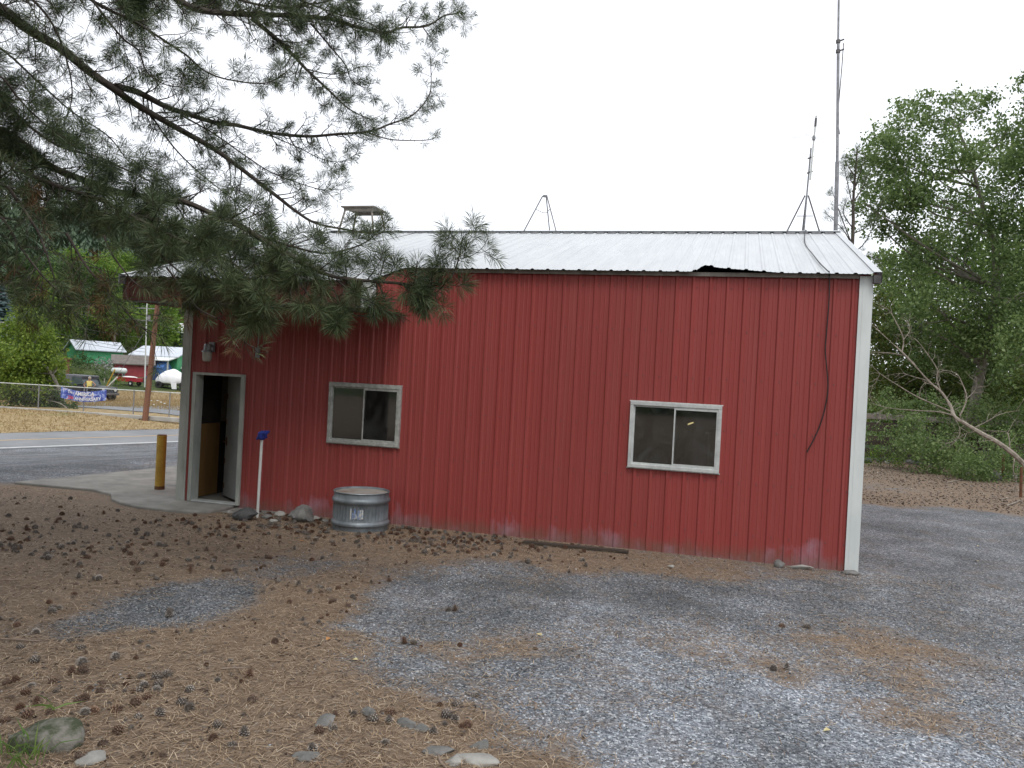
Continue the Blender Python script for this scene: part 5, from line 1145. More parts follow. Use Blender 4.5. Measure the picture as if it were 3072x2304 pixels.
for i in range(len(S_)-6, len(S_)):
    n2.tuft(S_[i], UPV+rv3()*.3, 50, .22, 1.1, .2, .008)
o = mb.build('branches', M['twig'], spn); o.matrix_parent_inverse = Matrix.Translation(-SPO); o['kind'] = 'stuff'
o = n2.mesh('needles', M['needle'], spn); o.matrix_parent_inverse = Matrix.Translation(-SPO); o['kind'] = 'stuff'

# ================================================================== ACROSS THE ROAD
# chain link fence on a concrete kerb
FZ = -.6
def fline(px, py):
    d = ray(px, py); return Vector(CAM + d*((FZ-CAM[2])/d[2]))
kA, kB = fline(-60, 1219), fline(600, 1262); kA.z = kB.z = FZ
kd = (kB-kA).normalized(); kl = (kB-kA).length; kn = Vector((-kd.y, kd.x, 0))
mb = MB(); mb.add([tuple(kA+kn*a+UPV*b) for a, b in ((-.12, -.15), (.12, -.15), (.12, .07), (-.12, .07))] + [tuple(kB+kn*a+UPV*b) for a, b in ((-.12, -.15), (.12, -.15), (.12, .07), (-.12, .07))], [(0, 1, 2, 3), (7, 6, 5, 4), (0, 4, 5, 1), (1, 5, 6, 2), (2, 6, 7, 3), (3, 7, 4, 0)])
tag(mb.build('kerb', pm('pale_kerb', (.30, .29, .27), (.42, .41, .38), 2, .9), bevel=.02), kind='structure')
cf = tag(empty('chain_link_fence', kA), 'grey chain link fence with round top rail along the dry verge', 'fence')
FH = 1.32
def kpos(px):                                   # distance along the fence of a photo column
    d = ray(px, 1230); # intersect vertical plane through kA,kB
    t = (kA-Vector(CAM)).dot(kn)/Vector(d).dot(kn); return (Vector(CAM)+Vector(d)*t-kA).dot(kd)
for px in (-30, 114, 250, 400, 508, 600):
    s = kpos(px); MB().tube([kd*s+UPV*.1, kd*s+UPV*(FH+.04)], .03, 8).build('post', M['steel'], cf, smooth=True)
MB().tube([kd*0+UPV*FH, kd*kl+UPV*FH], .024, 8).build('top_rail', M['alu'], cf, smooth=True)
mb = MB(); s = 0; st = .09
while s < kl:
    for sg in (-1, 1):
        a = kd*s+UPV*.17; b = kd*(s+sg*(FH-.17)*.55)+UPV*FH; w_ = kd*.0022
        mb.add([a-w_, a+w_, b+w_, b-w_], [(0, 1, 2, 3)])
    s += st
o = mb.build('wire_mesh', M['steel'], cf); o['kind'] = 'stuff'
# banner tied to the fence
sa, sb = kpos(184), kpos(320); bw = sb-sa; bn = empty('banner', kA+kd*sa-kn*.06+UPV*.62); bn.rotation_euler = (0, 0, math.atan2(kd.y, kd.x))
tag(bn, 'red white and blue printed anniversary banner hung on the chain link fence', 'banner')
n = 24; VV = []; H_ = .56
for i in range(n+1):
    t = i/n; sag = -.15*math.sin(math.pi*t)**.9
    for k in range(5): VV.append((bw*t, -.03+.03*math.sin(t*9), H_*k/4*(1-.06*math.sin(math.pi*t))+.12+sag*(1 if True else 0)))
FF = [(i*5+k, (i+1)*5+k, (i+1)*5+k+1, i*5+k+1) for i in range(n) for k in range(4)]
m, nt, bs, L = newmat('banner_print'); tc_ = N(nt, 'ShaderNodeTexCoord').outputs['Object']
blu = ramp(nt, [(.38, (.03, .04, .26)), (.52, (.10, .16, .48)), (.62, (.45, .5, .7)), (.72, (.6, .08, .12))], noise(nt, 4.5, 3, .6, tc_)).outputs[0]
L(blu, bs.inputs['Base Color']); bs.inputs['Roughness'].default_value = .6
me = bpy.data.meshes.new('cloth'); me.from_pydata(VV, [], FF); me.materials.append(m); o = bpy.data.objects.new('cloth', me); COL.objects.link(o); o.parent = bn
white = pm('banner_white', (.68, .68, .70), (.76, .76, .77), 3, .6, bmp=0); redp = pm('banner_red', (.5, .03, .06), (.58, .05, .08), 3, .6, bmp=0)
def text_on(txt, x, z, size, mat, tilt=0.0, nm='lettering'):
    cu = bpy.data.curves.new('t', 'FONT'); cu.body = txt; cu.size = size; cu.extrude = .002; cu.align_x = 'CENTER'; cu.offset = size*.02
    to = bpy.data.objects.new('t', cu); COL.objects.link(to); bpy.context.view_layer.update()
    me = bpy.data.meshes.new_from_object(to.evaluated_get(bpy.context.evaluated_depsgraph_get())); bpy.data.objects.remove(to)
    me.materials.clear(); me.materials.append(mat)
    for v in me.vertices:
        c, s_ = math.cos(tilt), math.sin(tilt); X_ = v.co.x*c-v.co.y*s_; Z_ = v.co.x*s_+v.co.y*c
        t = (x+X_)/bw; v.co = Vector((x+X_, -.055-v.co.z+.03*math.sin(t*9), z+Z_-.15*math.sin(math.pi*max(0, min(1, t)))**.9))
    o = bpy.data.objects.new(nm, me); COL.objects.link(o); o.parent = bn; return o
text_on('AMERICA', bw*.53, .42, .27, white); text_on('ANNIVERSARY', bw*.60, .17, .23, white); text_on('250', bw*.22, .18, .22, redp); text_on('TH', bw*.2, .46, .2, white)
# utility poles and wires
def pole(px, py, top_px, top_py, r_, mat, label, name='utility_pole'):
    b = hit(px, py); Z = depth(b); t = at(top_px, top_py, Z); o = empty(name, b); tag(o, label, 'pole'); d = t-b
    MB().tube([-d.normalized()*.3, d*.5, d], [r_, r_*.85, r_*.7], 12).build('shaft', mat, o, smooth=True); return o, b, t
up, ub, ut = pole(435, 1262, 478, 860, .15, M['wood_red'], 'leaning red-brown wooden utility pole standing on the dry verge')
MB().box(-.9, .9, -.06, .06, -.06, .06, M=Matrix.Translation(ut-ub-UPV*.6) @ Matrix.Rotation(1.2, 4, 'Z')).build('crossarm', M['wood_red'], up)
MB().box(-.34, .05, -.05, .05, 0, .09).build('anchor_block', M['wood_old'], up)
gp, gb, gt = pole(434, 1162, 441, 905, .07, M['alu'], 'slim pale metal service pole behind the utility pole', 'service_pole')
for dz in (-.1, -1.2): MB().box(-.8, .8, -.04, .04, -.04, .04, M=Matrix.Translation(gt-gb+UPV*(dz-.5)) @ Matrix.Rotation(.3, 4, 'Z')).build('crossarm', M['steel'], gp)
MB().lathe([(.0, .2), (.16, .2), (.16, -.3), (.0, -.3)], 12, tuple(gt-gb+Vector((.25, 0, -1.4)))).build('transformer', M['steel'], gp, smooth=True)
def wire(a, b, sag, label, r_=.014):
    P_ = [a.lerp(b, t/10)-UPV*sag*4*(t/10)*(1-t/10) for t in range(11)]; return tag(MB().tube(P_, r_, 5).build('power_line', M['steel_dk']), label, 'cable')
wire(at(-30, 868, 55), gt-UPV*.5, .5, 'upper power line running to the pale service pole')
wire(at(-30, 876, 56), gt-UPV*1.6, .5, 'second power line running just below the upper one')
wire(at(-30, 888, 60), gt-UPV*3.2, .6, 'third power line sloping to the service pole')
wire(at(90, 975, 66), gt-UPV*4.2, .3, 'low power line crossing before the green woods', .016)
wire(at(90, 985, 66), gt-UPV*4.5, .3, 'lowest power line of the pair crossing the woods', .016)
wire(gt-UPV*1.7, at(700, 1010, 75), .3, 'power line leaving the service pole towards the grey house')
gw = hit(330, 1165); tag(MB().tube([gw, gt-UPV*2.5], .02, 5).build('guy_wire', M['steel_dk']), 'taut guy wire from the service pole down to the grass', 'wire')
# street lamp at the left edge
lb = hit(22, 1190); lt_ = at(20, 975, depth(lb)); sl_ = tag(empty('street_lamp', lb), 'street lamp with pale rounded head beside the bright green tree', 'lamp post')
MB().tube([(0, 0, -.2), lt_-lb], .05, 8).build('pole', M['steel'], sl_, smooth=True); MB().tube([lt_-lb, lt_-lb+Vector((-.1, -.1, .15)), lt_-lb+Vector((-.5, -.3, .2))], .03, 6).build('arm', M['steel'], sl_)
MB().lathe([(.0, .16), (.16, .12), (.24, .02), (.2, -.06), (.0, -.1)], 14, tuple(lt_-lb+Vector((-.55, -.3, .15)))).build('head', M['pvc'], sl_, smooth=True)
# ---- vehicles and yard things
def placed(name, px, py, face, label, cat, group=None):
    """face: heading of local +X in the image plane: 0 = to the right of the picture"""
    p = hit(px, py); o = empty(name, p, PHI+face); tag(o, label, cat, group); return o, depth(p)
paint_dk = pm('dark_car_paint', (.012, .014, .018), (.03, .032, .038), 2, .3, .2, 0); glass_dk = pm('car_glass', (.05, .07, .075), (.10, .125, .13), 2, .08, 0, 0)
soft = pm('grey_soft_top', (.085, .09, .105), (.13, .135, .15), 2, .8)
jp, Zj = placed('off_road_car', 258, 1200, -.35, 'black off-road car with long grey soft top parked behind the banner', 'car')
MB().prism([(-2.3, .55), (-2.3, 1.12), (1.0, 1.12), (1.05, 1.1), (2.15, 1.02), (2.2, .6), (1.9, .5), (-2.1, .5)], -.82, .82, 'y').build('body', paint_dk, jp, bevel=.04)
MB().prism([(-2.28, 1.125), (-2.22, 1.80), (-1.9, 1.86), (.3, 1.84), (.42, 1.80), (.05, 1.125)], -.76, .76, 'y').build('soft_top', soft, jp, bevel=.05)
for s in (-1, 1):
    MB().prism([(-2.0, 1.22), (-1.95, 1.68), (-.72, 1.70), (-.72, 1.22)], s*.762, s*.775, 'y').build('rear_window', pm('vinyl_window', (.10, .105, .12), (.15, .155, .17), 2, .4, 0, 0), jp)
    MB().prism([(-.62, 1.18), (-.62, 1.72), (.28, 1.70), (.62, 1.18)], s*.762, s*.776, 'y').build('door_window', glass_dk, jp)
    MB().prism([(1.15, .75), (1.2, 1.08), (1.95, 1.06), (2.1, .75), (2.05, .72), (1.85, .95), (1.35, .95), (1.2, .72)], s*.83, s*.98, 'y').build('fender', paint_dk, jp, bevel=.02)
    MB().lathe([(0, 0), (.11, .01), (.11, .05), (0, .055)], 12).build('headlight', M['pvc'], jp).matrix_local = Matrix.Translation((2.19, s*.55, .85)) @ Matrix.Rotation(R(90), 4, 'Y')
MB().prism([(.45, 1.13), (.08, 1.80), (.13, 1.80), (.52, 1.13)], -.74, .74, 'y').build('windscreen', glass_dk, jp)
MB().box(2.2, 2.38, -.8, .8, .48, .64).build('bumper', M['steel_dk'], jp, bevel=.03)
for x in (-1.45, 1.55):
    for s in (-1, 1):
        wh = MB().lathe([(.2, -.13), (.36, -.13), (.41, -.08), (.41, .08), (.36, .13), (.2, .13)], 20).build('wheel', M['black'], jp, smooth=True); wh.matrix_local = Matrix.Translation((x, s*.84, .41)) @ Matrix.Rotation(R(90), 4, 'X')
        MB().lathe([(0, -.1), (.2, -.09), (.21, 0), (.2, .09), (0, .1)], 14).build('rim', M['alu'], wh, smooth=True)
# person with hands on hips
pb = hit(266, 1203); pers = None
def person(p, rz):
    vs = [(0, 0, .92), (0, 0, 1.12), (0, .01, 1.36), (0, .0, 1.50), (0, .02, 1.60), (0, .02, 1.70), (-.10, 0, .86), (-.13, .02, .48), (-.14, 0, .09), (-.16, .13, .04), (.10, 0, .86), (.13, .02, .48), (.14, 0, .09), (.16, .13, .04),
          (-.20, 0, 1.42), (-.42, -.06, 1.18), (-.24, .06, .99), (-.17, .12, .97), (.20, 0, 1.42), (.42, -.06, 1.18), (.24, .06, .99), (.17, .12, .97)]
    es = [(0, 1), (1, 2), (2, 3), (3, 4), (4, 5), (0, 6), (6, 7), (7, 8), (8, 9), (0, 10), (10, 11), (11, 12), (12, 13), (2, 14), (14, 15), (15, 16), (16, 17), (2, 18), (18, 19), (19, 20), (20, 21)]
    rad = [.17, .165, .17, .065, .10, .085, .10, .07, .045, .035, .10, .07, .045, .035, .06, .045, .033, .03, .06, .045, .033, .03]
    me = bpy.data.meshes.new('person'); me.from_pydata(vs, es, []); o = bpy.data.objects.new('person', me); COL.objects.link(o)
    sk = o.modifiers.new('skin', 'SKIN')
    for i, v in enumerate(me.skin_vertices[0].data): v.radius = (rad[i], rad[i]*.85); v.use_root = (i == 0)
    ss = o.modifiers.new('sub', 'SUBSURF'); ss.levels = 2; ss.render_levels = 2
    bpy.context.view_layer.update(); me2 = bpy.data.meshes.new_from_object(o.evaluated_get(bpy.context.evaluated_depsgraph_get())); bpy.data.objects.remove(o)
    me2.materials.clear()
    for mm_ in (pm('skin', (.36, .20, .13), (.42, .25, .17), 6, .6, bmp=0), pm('yellow_top', (.55, .45, .12), (.66, .56, .2), 6, .8, bmp=0), pm('grey_trousers', (.16, .17, .20), (.24, .25, .28), 6, .8, bmp=0), M['black']): me2.materials.append(mm_)
    for q in me2.polygons:
        c = q.center; q.use_smooth = True
        q.material_index = 1 if (.97 < c.z < 1.47 and abs(c.x) < .19) else (2 if c.z < .97 and abs(c.x) < .2 and c.z > .10 else (3 if c.z <= .10 else 0))
    t = empty('person', p, rz); tag(t, 'person in a yellow sleeveless top standing with hands on hips behind the banner', 'person')
    b = bpy.data.objects.new('body', me2); COL.objects.link(b); b.parent = t
    hb = MB(); hb.lathe([(0, .125), (.06, .11), (.105, .05), (.112, -.01), (.10, -.05), (.085, -.055)], 14, (0, 0, 1.68)); hb.build('hair', pm('fair_hair', (.30, .26, .2), (.4, .36, .3), 8, .8), t, smooth=True)
    fc = MB()
    for s in (-1, 1): fc.box(s*.035-.012, s*.035+.012, .098, .106, 1.645, 1.66)
    fc.box(-.025, .025, .098, .105, 1.575, 1.585); fc.build('eyes_and_mouth', M['black'], t)
    MB().prism([(-.012, 1.645), (.012, 1.645), (.018, 1.605), (-.018, 1.605)], .085, .122, 'y').build('nose', pm('nose_skin', (.36, .20, .13), (.42, .25, .17), 6, .6, bmp=0), t)
    return t
person(pb, PHI+math.pi+.1)
# red trailer
redpt = pm('red_trailer_paint', (.28, .015, .025), (.38, .03, .04), 3, .5); tr_, Zt = placed('utility_trailer', 388, 1157, -.2, 'small red utility trailer with white load in the weeds', 'trailer'); tr_.scale = (.72, .72, .72)
MB().box(-1.4, 1.4, -.7, .7, .5, 1.0).box(-1.45, 1.45, -.74, -.7, .95, 1.05).build('bed', redpt, tr_, bevel=.03)
mb = MB(); mb.lathe([(1.1, 0), (.95, .12), (.6, .2), (0, .24)], 12, (0, 0, .96)); o = mb.build('load', M['pvc'], tr_, smooth=True); o.scale = (1, .55, 1)
for s in (-1, 1):
    wh = MB().lathe([(.15, -.1), (.30, -.1), (.33, 0), (.30, .1), (.15, .1)], 16).build('wheel', M['black'], tr_); wh.matrix_local = Matrix.Translation((.75, s*.8, .33)) @ Matrix.Rotation(R(90), 4, 'X'); MB().lathe([(0, -.06), (.16, -.06), (.16, .06), (0, .06)], 12).build('rim', M['trim'], wh)
MB().tube([(-1.4, 0, .5), (-2.3, 0, .45)], .04, 6).build('drawbar', redpt, tr_)
# white tarp over a boat
tb, Ztb = placed('covered_boat', 516, 1166, .05, 'boat under a bright white tarpaulin on a trailer', 'boat')
sc = 80*Ztb/FPX/2
bm = bmesh.new(); bmesh.ops.create_icosphere(bm, subdivisions=4, radius=1)
for v in bm.verts:
    p = v.co; k = .08*math.sin(p.x*7+p.y*4)*math.cos(p.y*6); v.co = Vector((p.x*sc*(1.05 if p.x > 0 else 1.2-.2*p.z), p.y*.95, .45+max(p.z, -.35)*1.0*(1-.25*abs(p.x))+.75*0+k*.5+.35))
me = bpy.data.meshes.new('tarp'); bm.to_mesh(me); bm.free(); me.materials.append(pm('white_tarp', (.72, .73, .75), (.80, .80, .81), 3, .6)); [setattr(q, 'use_smooth', True) for q in me.polygons]
o = bpy.data.objects.new('tarp', me); COL.objects.link(o); o.parent = tb
MB().prism([(.2, .6), (.7, .6), (.75, -.0), (.35, .0)], -1.0, -.94, 'y').build('tarp_flap', me.materials[0], tb)
for x in (-.9, 1.2):
    wh = MB().lathe([(.1, -.1), (.30, -.1), (.33, 0), (.30, .1), (.1, .1)], 16).build('wheel', M['black'], tb); wh.matrix_local = Matrix.Translation((x, -.8, .33)) @ Matrix.Rotation(R(90), 4, 'X')
MB().box(-sc, sc, -.5, .5, .3, .4).build('frame', M['steel_dk'], tb)
# sheds and houses
corr = lambda nm, a, b: pm(nm, a, b, 3, .6, 0, .2, 20)
green = corr('green_siding', (.05, .26, .11), (.08, .34, .16)); roofw = corr('pale_metal_roof', (.42, .46, .52), (.55, .58, .62)); redw = corr('dull_red_siding', (.22, .03, .04), (.30, .05, .055)); greyh = corr('slate_siding', (.13, .14, .165), (.18, .19, .21)); shing = corr('brown_shingle', (.10, .085, .075), (.16, .14, .12))
def shed(name, px, py, face, wd, dp, hw, hr, wmat, rmat, label, porch=None, wins=(), over=.3, cat='shed'):
    o, Zs = placed(name, px, py, face, label, cat)
    MB().box(-wd/2, wd/2, 0, dp, -.6, hw).prism([(0, hw), (dp, hw), (dp/2, hr)], -wd/2, wd/2, 'x').build('walls', wmat, o)
    for s in (0, 1):
        y0, y1 = (-over, dp/2) if s == 0 else (dp/2, dp+over); z0 = hw-over*(hr-hw)/(dp/2)
        za, zb_ = (z0, hr) if s == 0 else (hr, z0); x0, x1 = -wd/2-over, wd/2+over
        MB().add([(x0, y0, za+.02), (x1, y0, za+.02), (x1, y1, zb_+.02), (x0, y1, zb_+.02), (x0, y0, za+.12), (x1, y0, za+.12), (x1, y1, zb_+.12), (x0, y1, zb_+.12)], [(0, 3, 2, 1), (4, 5, 6, 7), (0, 1, 5, 4), (1, 2, 6, 5), (2, 3, 7, 6), (3, 0, 4, 7)]).build('roof', rmat, o)
    for (x, z, ww, hh) in wins:
        f = MB().box(x-ww/2-.08, x+ww/2+.08, -.05, -.002, z-.08, z+hh+.08).build('window', M['trim'], o); MB().box(x-ww/2, x+ww/2, -.058, -.051, z, z+hh).build('pane', glass_dk, f)
        MB().box(x-.03, x+.03, -.064, -.0585, z, z+hh).build('mullion', M['trim'], f)
    if porch:
        x0, x1, zp, dpp = porch
        MB().add([(x0, -dpp, zp-.35), (x1, -dpp, zp-.35), (x1, -.02, zp), (x0, -.02, zp), (x0, -dpp, zp-.25), (x1, -dpp, zp-.25), (x1, -.02, zp+.1), (x0, -.02, zp+.1)], [(0, 3, 2, 1), (4, 5, 6, 7), (0, 1, 5, 4), (1, 2, 6, 5), (2, 3, 7, 6), (3, 0, 4, 7)]).build('porch_roof', M['trim'], o)
        for x in (x0+.15, (x0+x1)/2, x1-.15): MB().box(x-.06, x+.06, -dpp+.1, -dpp+.22, -.5, zp-.33).build('porch_post', M['trim_old'], o)
    return o
k = lambda px, Z: px*Z/FPX
shed('green_shed', 300, 1092, .75, 4.6, 4.0, 1.5, 2.4, green, roofw, 'green shed with pale metal roof peeping over the dark shrub')
shed('green_house', 462, 1128, -.15, 5.0, 4.5, 2.1, 3.0, green, roofw, 'green house with porch and pale metal roof behind the poles', (-.6, 2.5, 1.95, 1.6), ((-1.6, 1.0, .7, .7),), cat='house')
shed('red_barn_shed', 398, 1130, .45, 3.4, 2.6, 1.3, 2.0, redw, shing, 'dull red shed with brown shingle roof beside the small red trailer')
shed('grey_house', 545, 1056, -.35, 7.5, 6, 2.8, 4.2, greyh, M['trim'], 'slate grey house with white roof on the bank above the green house', None, ((-2.4, 1.5, 1.0, .9), (-.6, 1.5, 1.0, .9), (1.6, 1.5, 1.0, .9)), cat='house')
bluep = corr('blue_plastic', (.05, .14, .36), (.08, .19, .44))
shed('blue_tent_shed', 466, 1134, -.2, 1.5, 1.4, 1.0, 1.6, bluep, bluep, 'small blue peaked storage tent by the green house porch', over=.05)
shed('grey_lean_to', 556, 1138, -.2, 2.4, 2, 1.2, 1.8, greyh, M['trim'], 'low grey lean-to with white roof beside the covered boat')
pt, Zp = placed('propane_tank', 357, 1128, -.1, 'white horizontal propane tank in the grass beside the red shed', 'tank'); pt.scale = (.7, .7, .7)
o = MB().lathe([(0, -1.1), (.25, -1.05), (.38, -.9), (.4, 0), (.38, .9), (.25, 1.05), (0, 1.1)], 16).build('vessel', M['trim'], pt, smooth=True); o.matrix_local = Matrix.Translation((0, 0, .75)) @ Matrix.Rotation(R(90), 4, 'Y')
MB().box(-.7, -.6, -.3, .3, -.3, .5).box(.6, .7, -.3, .3, -.3, .5).build('feet', M['steel'], pt); MB().lathe([(.12, 1.1), (.12, 1.28), (0, 1.3)], 10).build('valve_dome', M['steel'], pt)
sd_, Zs = placed('satellite_dish', 530, 1098, 0, 'small round satellite dish on a post near the green house', 'dish')
MB().tube([(0, 0, -.4), (0, 0, .55)], .03, 6).build('post', M['steel'], sd_); o = MB().lathe([(0, 0), (.2, .03), (.36, .1), (.42, .16)], 16).build('reflector', M['alu'], sd_, smooth=True); o.matrix_local = Matrix.Translation((0, -.05, .75)) @ Matrix.Rotation(R(70), 4, 'X')
mc, Zm = placed('motorcycle', 418+40, 1152, .1, 'dark blue motorcycle parked by the covered boat', 'motorcycle')
for x in (-.65, .65):
    o = MB().lathe([(.18, -.05), (.28, -.06), (.31, 0), (.28, .06), (.18, .05)], 16).build('wheel', M['black'], mc); o.matrix_local = Matrix.Translation((x, 0, .31)) @ Matrix.Rotation(R(90), 4, 'X')
MB().prism([(-.75, .65), (-.3, .85), (.1, .8), (.4, .95), (.5, .85), (.3, .4), (-.4, .35)], -.14, .14, 'y').build('tank_and_seat', pm('blue_tank', (.02, .04, .14), (.04, .07, .2), 3, .3), mc, bevel=.04)
MB().tube([(.65, 0, .31), (.45, 0, 1.0)], .03, 6).tube([(.4, -.35, 1.02), (.4, .35, 1.02)], .02, 6).build('fork', M['alu'], mc)
# yellow leaning poles, brown post structure
for j, (a, b, mt, lab) in enumerate((((321, 1156), (345, 1108), 'yellow', 'yellow pole leaning beside the off-road car bonnet'), ((325, 1158), (352, 1131), 'linew', 'short pale pole leaning beside the off-road car bonnet'))):
    p = at(*a, Zj+2); q = at(*b, Zj+2); p = p + (p-q).normalized()*.75; tag(MB().tube([p, q], .05, 8).build('leaning_pole', M[mt]), lab, 'pole')
pg, Zpg = placed('wooden_arbor', 184, 1150, .1, 'dark brown timber arbor beside the bright green tree', 'arbor')
for x in (-.5, .45): MB().box(x-.1, x+.1, -.1, .1, -.4, 2.0).build('post', M['wood_red'], pg)
MB().box(-.9, .7, -.15, .15, 2.0, 2.15).build('beam', M['wood_red'], pg)
# things on the fence: small paper flowers
pf = kA + kd*kpos(473)
fl = tag(empty('paper_decoration', pf-kn*.05+UPV*.75), 'white paper bow decoration tied to the chain link fence', 'decoration')
for x, z in ((-.35, .1), (-.2, -.1), (0, .12), (.2, .05), (.4, .0)): MB().lathe([(0, -.02), (.05, 0), (.04, .03), (0, .035)], 8, (x*kd.x, x*kd.y, z)).build('petal', M['pvc'], fl)
# ---- trees across the road
M['leaf_b2'] = leafmat('maple_leaf', [(.1, (.05, .09, .014)), (.45, (.125, .20, .028)), (.8, (.22, .30, .045)), (1, (.32, .38, .09))], .5, .4)
def spot(px, py): p = hit(px, py); return p, depth(p)
p, z = spot(95, 1226); p = p + kn*2.6; p.z = zt(p.x, p.y); z = depth(p)
tree('maple_tree', p, pxclumps([(60,960,45),(85,985,50),(40,1010,55),(100,1030,60),(20,1050,60),(140,1060,55),(60,1080,70),(120,1100,60),(160,1110,45),(10,1110,60),(90,1140,60),(150,1150,45),(180,1155,30),(-30,1080,60),(50,1150,50),(-40,1020,50),(75,935,28),(125,1010,35),(175,1090,28),(30,1170,50),(100,1175,50),(160,1180,35),(0,1160,45),(60,1190,40),(130,1195,35)], z, 1.0), .17, 26, M['leaf_b2'], M['barkg'], 'bright green rounded maple growing behind the chain link fence', tr=.13, sub=11)
p, z = spot(150, 1230)
tree('juniper_bush', p+kn*1.6, pxclumps([(110,1195,32),(150,1205,32),(190,1212,25),(80,1190,28),(215,1218,16),(160,1185,24),(50,1188,24)], z+2.2, .3), .12, 24, M['leaf_d'], M['barkg'], 'dark spreading juniper at the foot of the bright green maple', 'bush', tr=.04)
p, z = spot(262, 1108)
tree('dark_bush', p, pxclumps([(235,1085,22),(262,1075,24),(285,1088,18),(250,1098,20)], z, .5), .22, 9, M['leaf_d'], M['barkg'], 'dark rounded bush in front of the green shed', 'bush', tr=.04)
p, z = spot(315, 1128)
tree('silver_shrub', p, pxclumps([(295,1088,14),(315,1082,18),(333,1092,15),(312,1098,18)], z, .4), .2, 9, M['leaf_grey'], M['barkg'], 'silvery grey rounded shrub beside the propane tank', 'shrub', tr=.04)
tree('brown_shrub', spot(312, 1150)[0], pxclumps([(300,1120,18),(320,1125,20),(310,1138,16),(332,1140,12)], z-4, .4), .2, 8, M['leaf_d'], M['barkg'], 'dark scrubby shrub below the silvery shrub', 'shrub', tr=.04)
p, z = spot(-10, 1150)
def conifer(name, base, H_, Rb, mat, label, seed, n=420, group=None):
    rr = np.random.default_rng(seed); t = tag(empty(name, base), label, 'tree', group); zz = H_*(.06+.94*rr.random(n)**.85); a = rr.random(n)*6.283; rad = Rb*(1-zz/H_)**.85*(.65+.5*rr.random(n))+.08
    d = np.stack([np.cos(a), np.sin(a), -.35+.25*rr.random(n)], -1); s = np.stack([-np.sin(a), np.cos(a), np.zeros(n)], -1); b = np.stack([np.zeros(n), np.zeros(n), zz], -1)
    w_ = (.10+.16*rad)[:, None]; e = b+d*rad[:, None]; m_ = b+d*(rad*.5)[:, None]; dz = np.array([0, 0, -.12])*rad[:, None]
    V = np.stack([b, m_+s*w_+dz, e, m_-s*w_+dz, m_+np.array([0, 0, .12])*rad[:, None]], 1).reshape(-1, 3); i5 = np.arange(n)[:, None]*5
    F = np.concatenate([i5+np.array([0, 1, 4]), i5+np.array([1, 2, 4]), i5+np.array([2, 3, 4]), i5+np.array([3, 0, 4])])
    mesh_np('crown', V, [F], mat, t); MB().tube([(0, 0, -.3), (0, 0, H_*.95)], [Rb*.09, .02], 7).build('trunk', M['bark'], t); return t
conifer('blue_spruce', Vector((p.x, p.y, p.z)), 310*z/FPX, 2.6, M['fir_blue'], 'blue spruce behind the bright green maple', 5, 1100)
woods = [(60,1085,150,'leaf_d'),(150,1085,190,'leaf_b'),(250,1062,210,'leaf_d'),(340,1075,190,'leaf_b'),(420,1072,170,'leaf_b'),(395,1050,230,'leaf_d'),(480,1052,150,'leaf_b'),(520,1030,170,'leaf_b'),(120,1050,230,'leaf_b'),(200,1035,260,'leaf_d'),(300,1030,250,'leaf_b'),(440,1010,220,'leaf_d'),(30,1040,240,'leaf_d'),(350,1000,260,'leaf_b'),(540,1010,160,'leaf_d'),(-40,1060,220,'leaf_b'),(100,1010,260,'leaf_d'),(240,1000,270,'leaf_b'),(560,1075,50,'leaf_b'),(500,1062,40,'leaf_b')]
for j, (px, py, hp, mt) in enumerate(woods):
    p, z = spot(px, py); Hh = hp*z/FPX; rr = Hh*.34; c = p+UPV*Hh*.58
    lab = {'leaf_b': 'light green', 'leaf_d': 'dark green'}[mt] + ((' leafy bush on the bank beside the grey house' if hp > 45 else ' smaller leafy bush on the bank behind the service pole') if hp < 60 else ' broadleaf tree ' + ('behind the blue spruce' if px < 70 else 'behind the bright green maple' if px < 160 else 'behind the timber arbor' if px < 230 else 'behind the green shed' if px < 330 else 'behind the red shed' if px < 410 else 'behind the service pole' if px < 500 else 'beside the grey house') + (', tall in the second row' if py < 1041 else ' at the edge of the woods'))
    tree('broadleaf_tree' if hp > 60 else 'bank_bush', p, ballclumps(c, rr, rr, Hh*.40, 17, rr*.42, .35), .34, 17, M[mt], M['barkg'], lab, 'tree' if hp > 60 else 'bush', 'trees in the woods above the sheds' if hp > 60 else None, tr=.18, sub=9, sig=.24, twig_n=.5)
for j, (px, py, q, mt, lab) in enumerate(((225, 1128, 26, 'leaf_y', 'olive weed bush left of the silvery shrub'), (352, 1148, 18, 'leaf_b', 'green weed clump behind the small red trailer'), (395, 1140, 14, 'leaf_b', 'green weeds between the red trailer and red shed'), (485, 1150, 14, 'leaf_y', 'olive weeds behind the utility pole foot'), (345, 1092, 20, 'leaf_d', 'dark green bush between the green shed and red shed'), (200, 1098, 30, 'leaf_d', 'dark green bush beside the timber arbor'), (535, 1112, 16, 'leaf_b', 'green bush under the satellite dish'), (270, 1140, 22, 'leaf_y', 'tall olive grass clump behind the off-road car'), (440, 1168, 10, 'leaf_y', 'low olive weeds at the foot of the service pole'))):
    p, z = spot(px, py+10); r_ = q*z/FPX
    tree('weed_bush', p, [(p+Vector((random.uniform(-1, 1)*r_, random.uniform(-.5, .5)*r_, r_*random.uniform(.3, 1.0))), r_*random.uniform(.5, .8)) for _ in range(6)], .16, 10, M[mt], M['barkg'], lab, 'bush', tr=.03, sub=8)
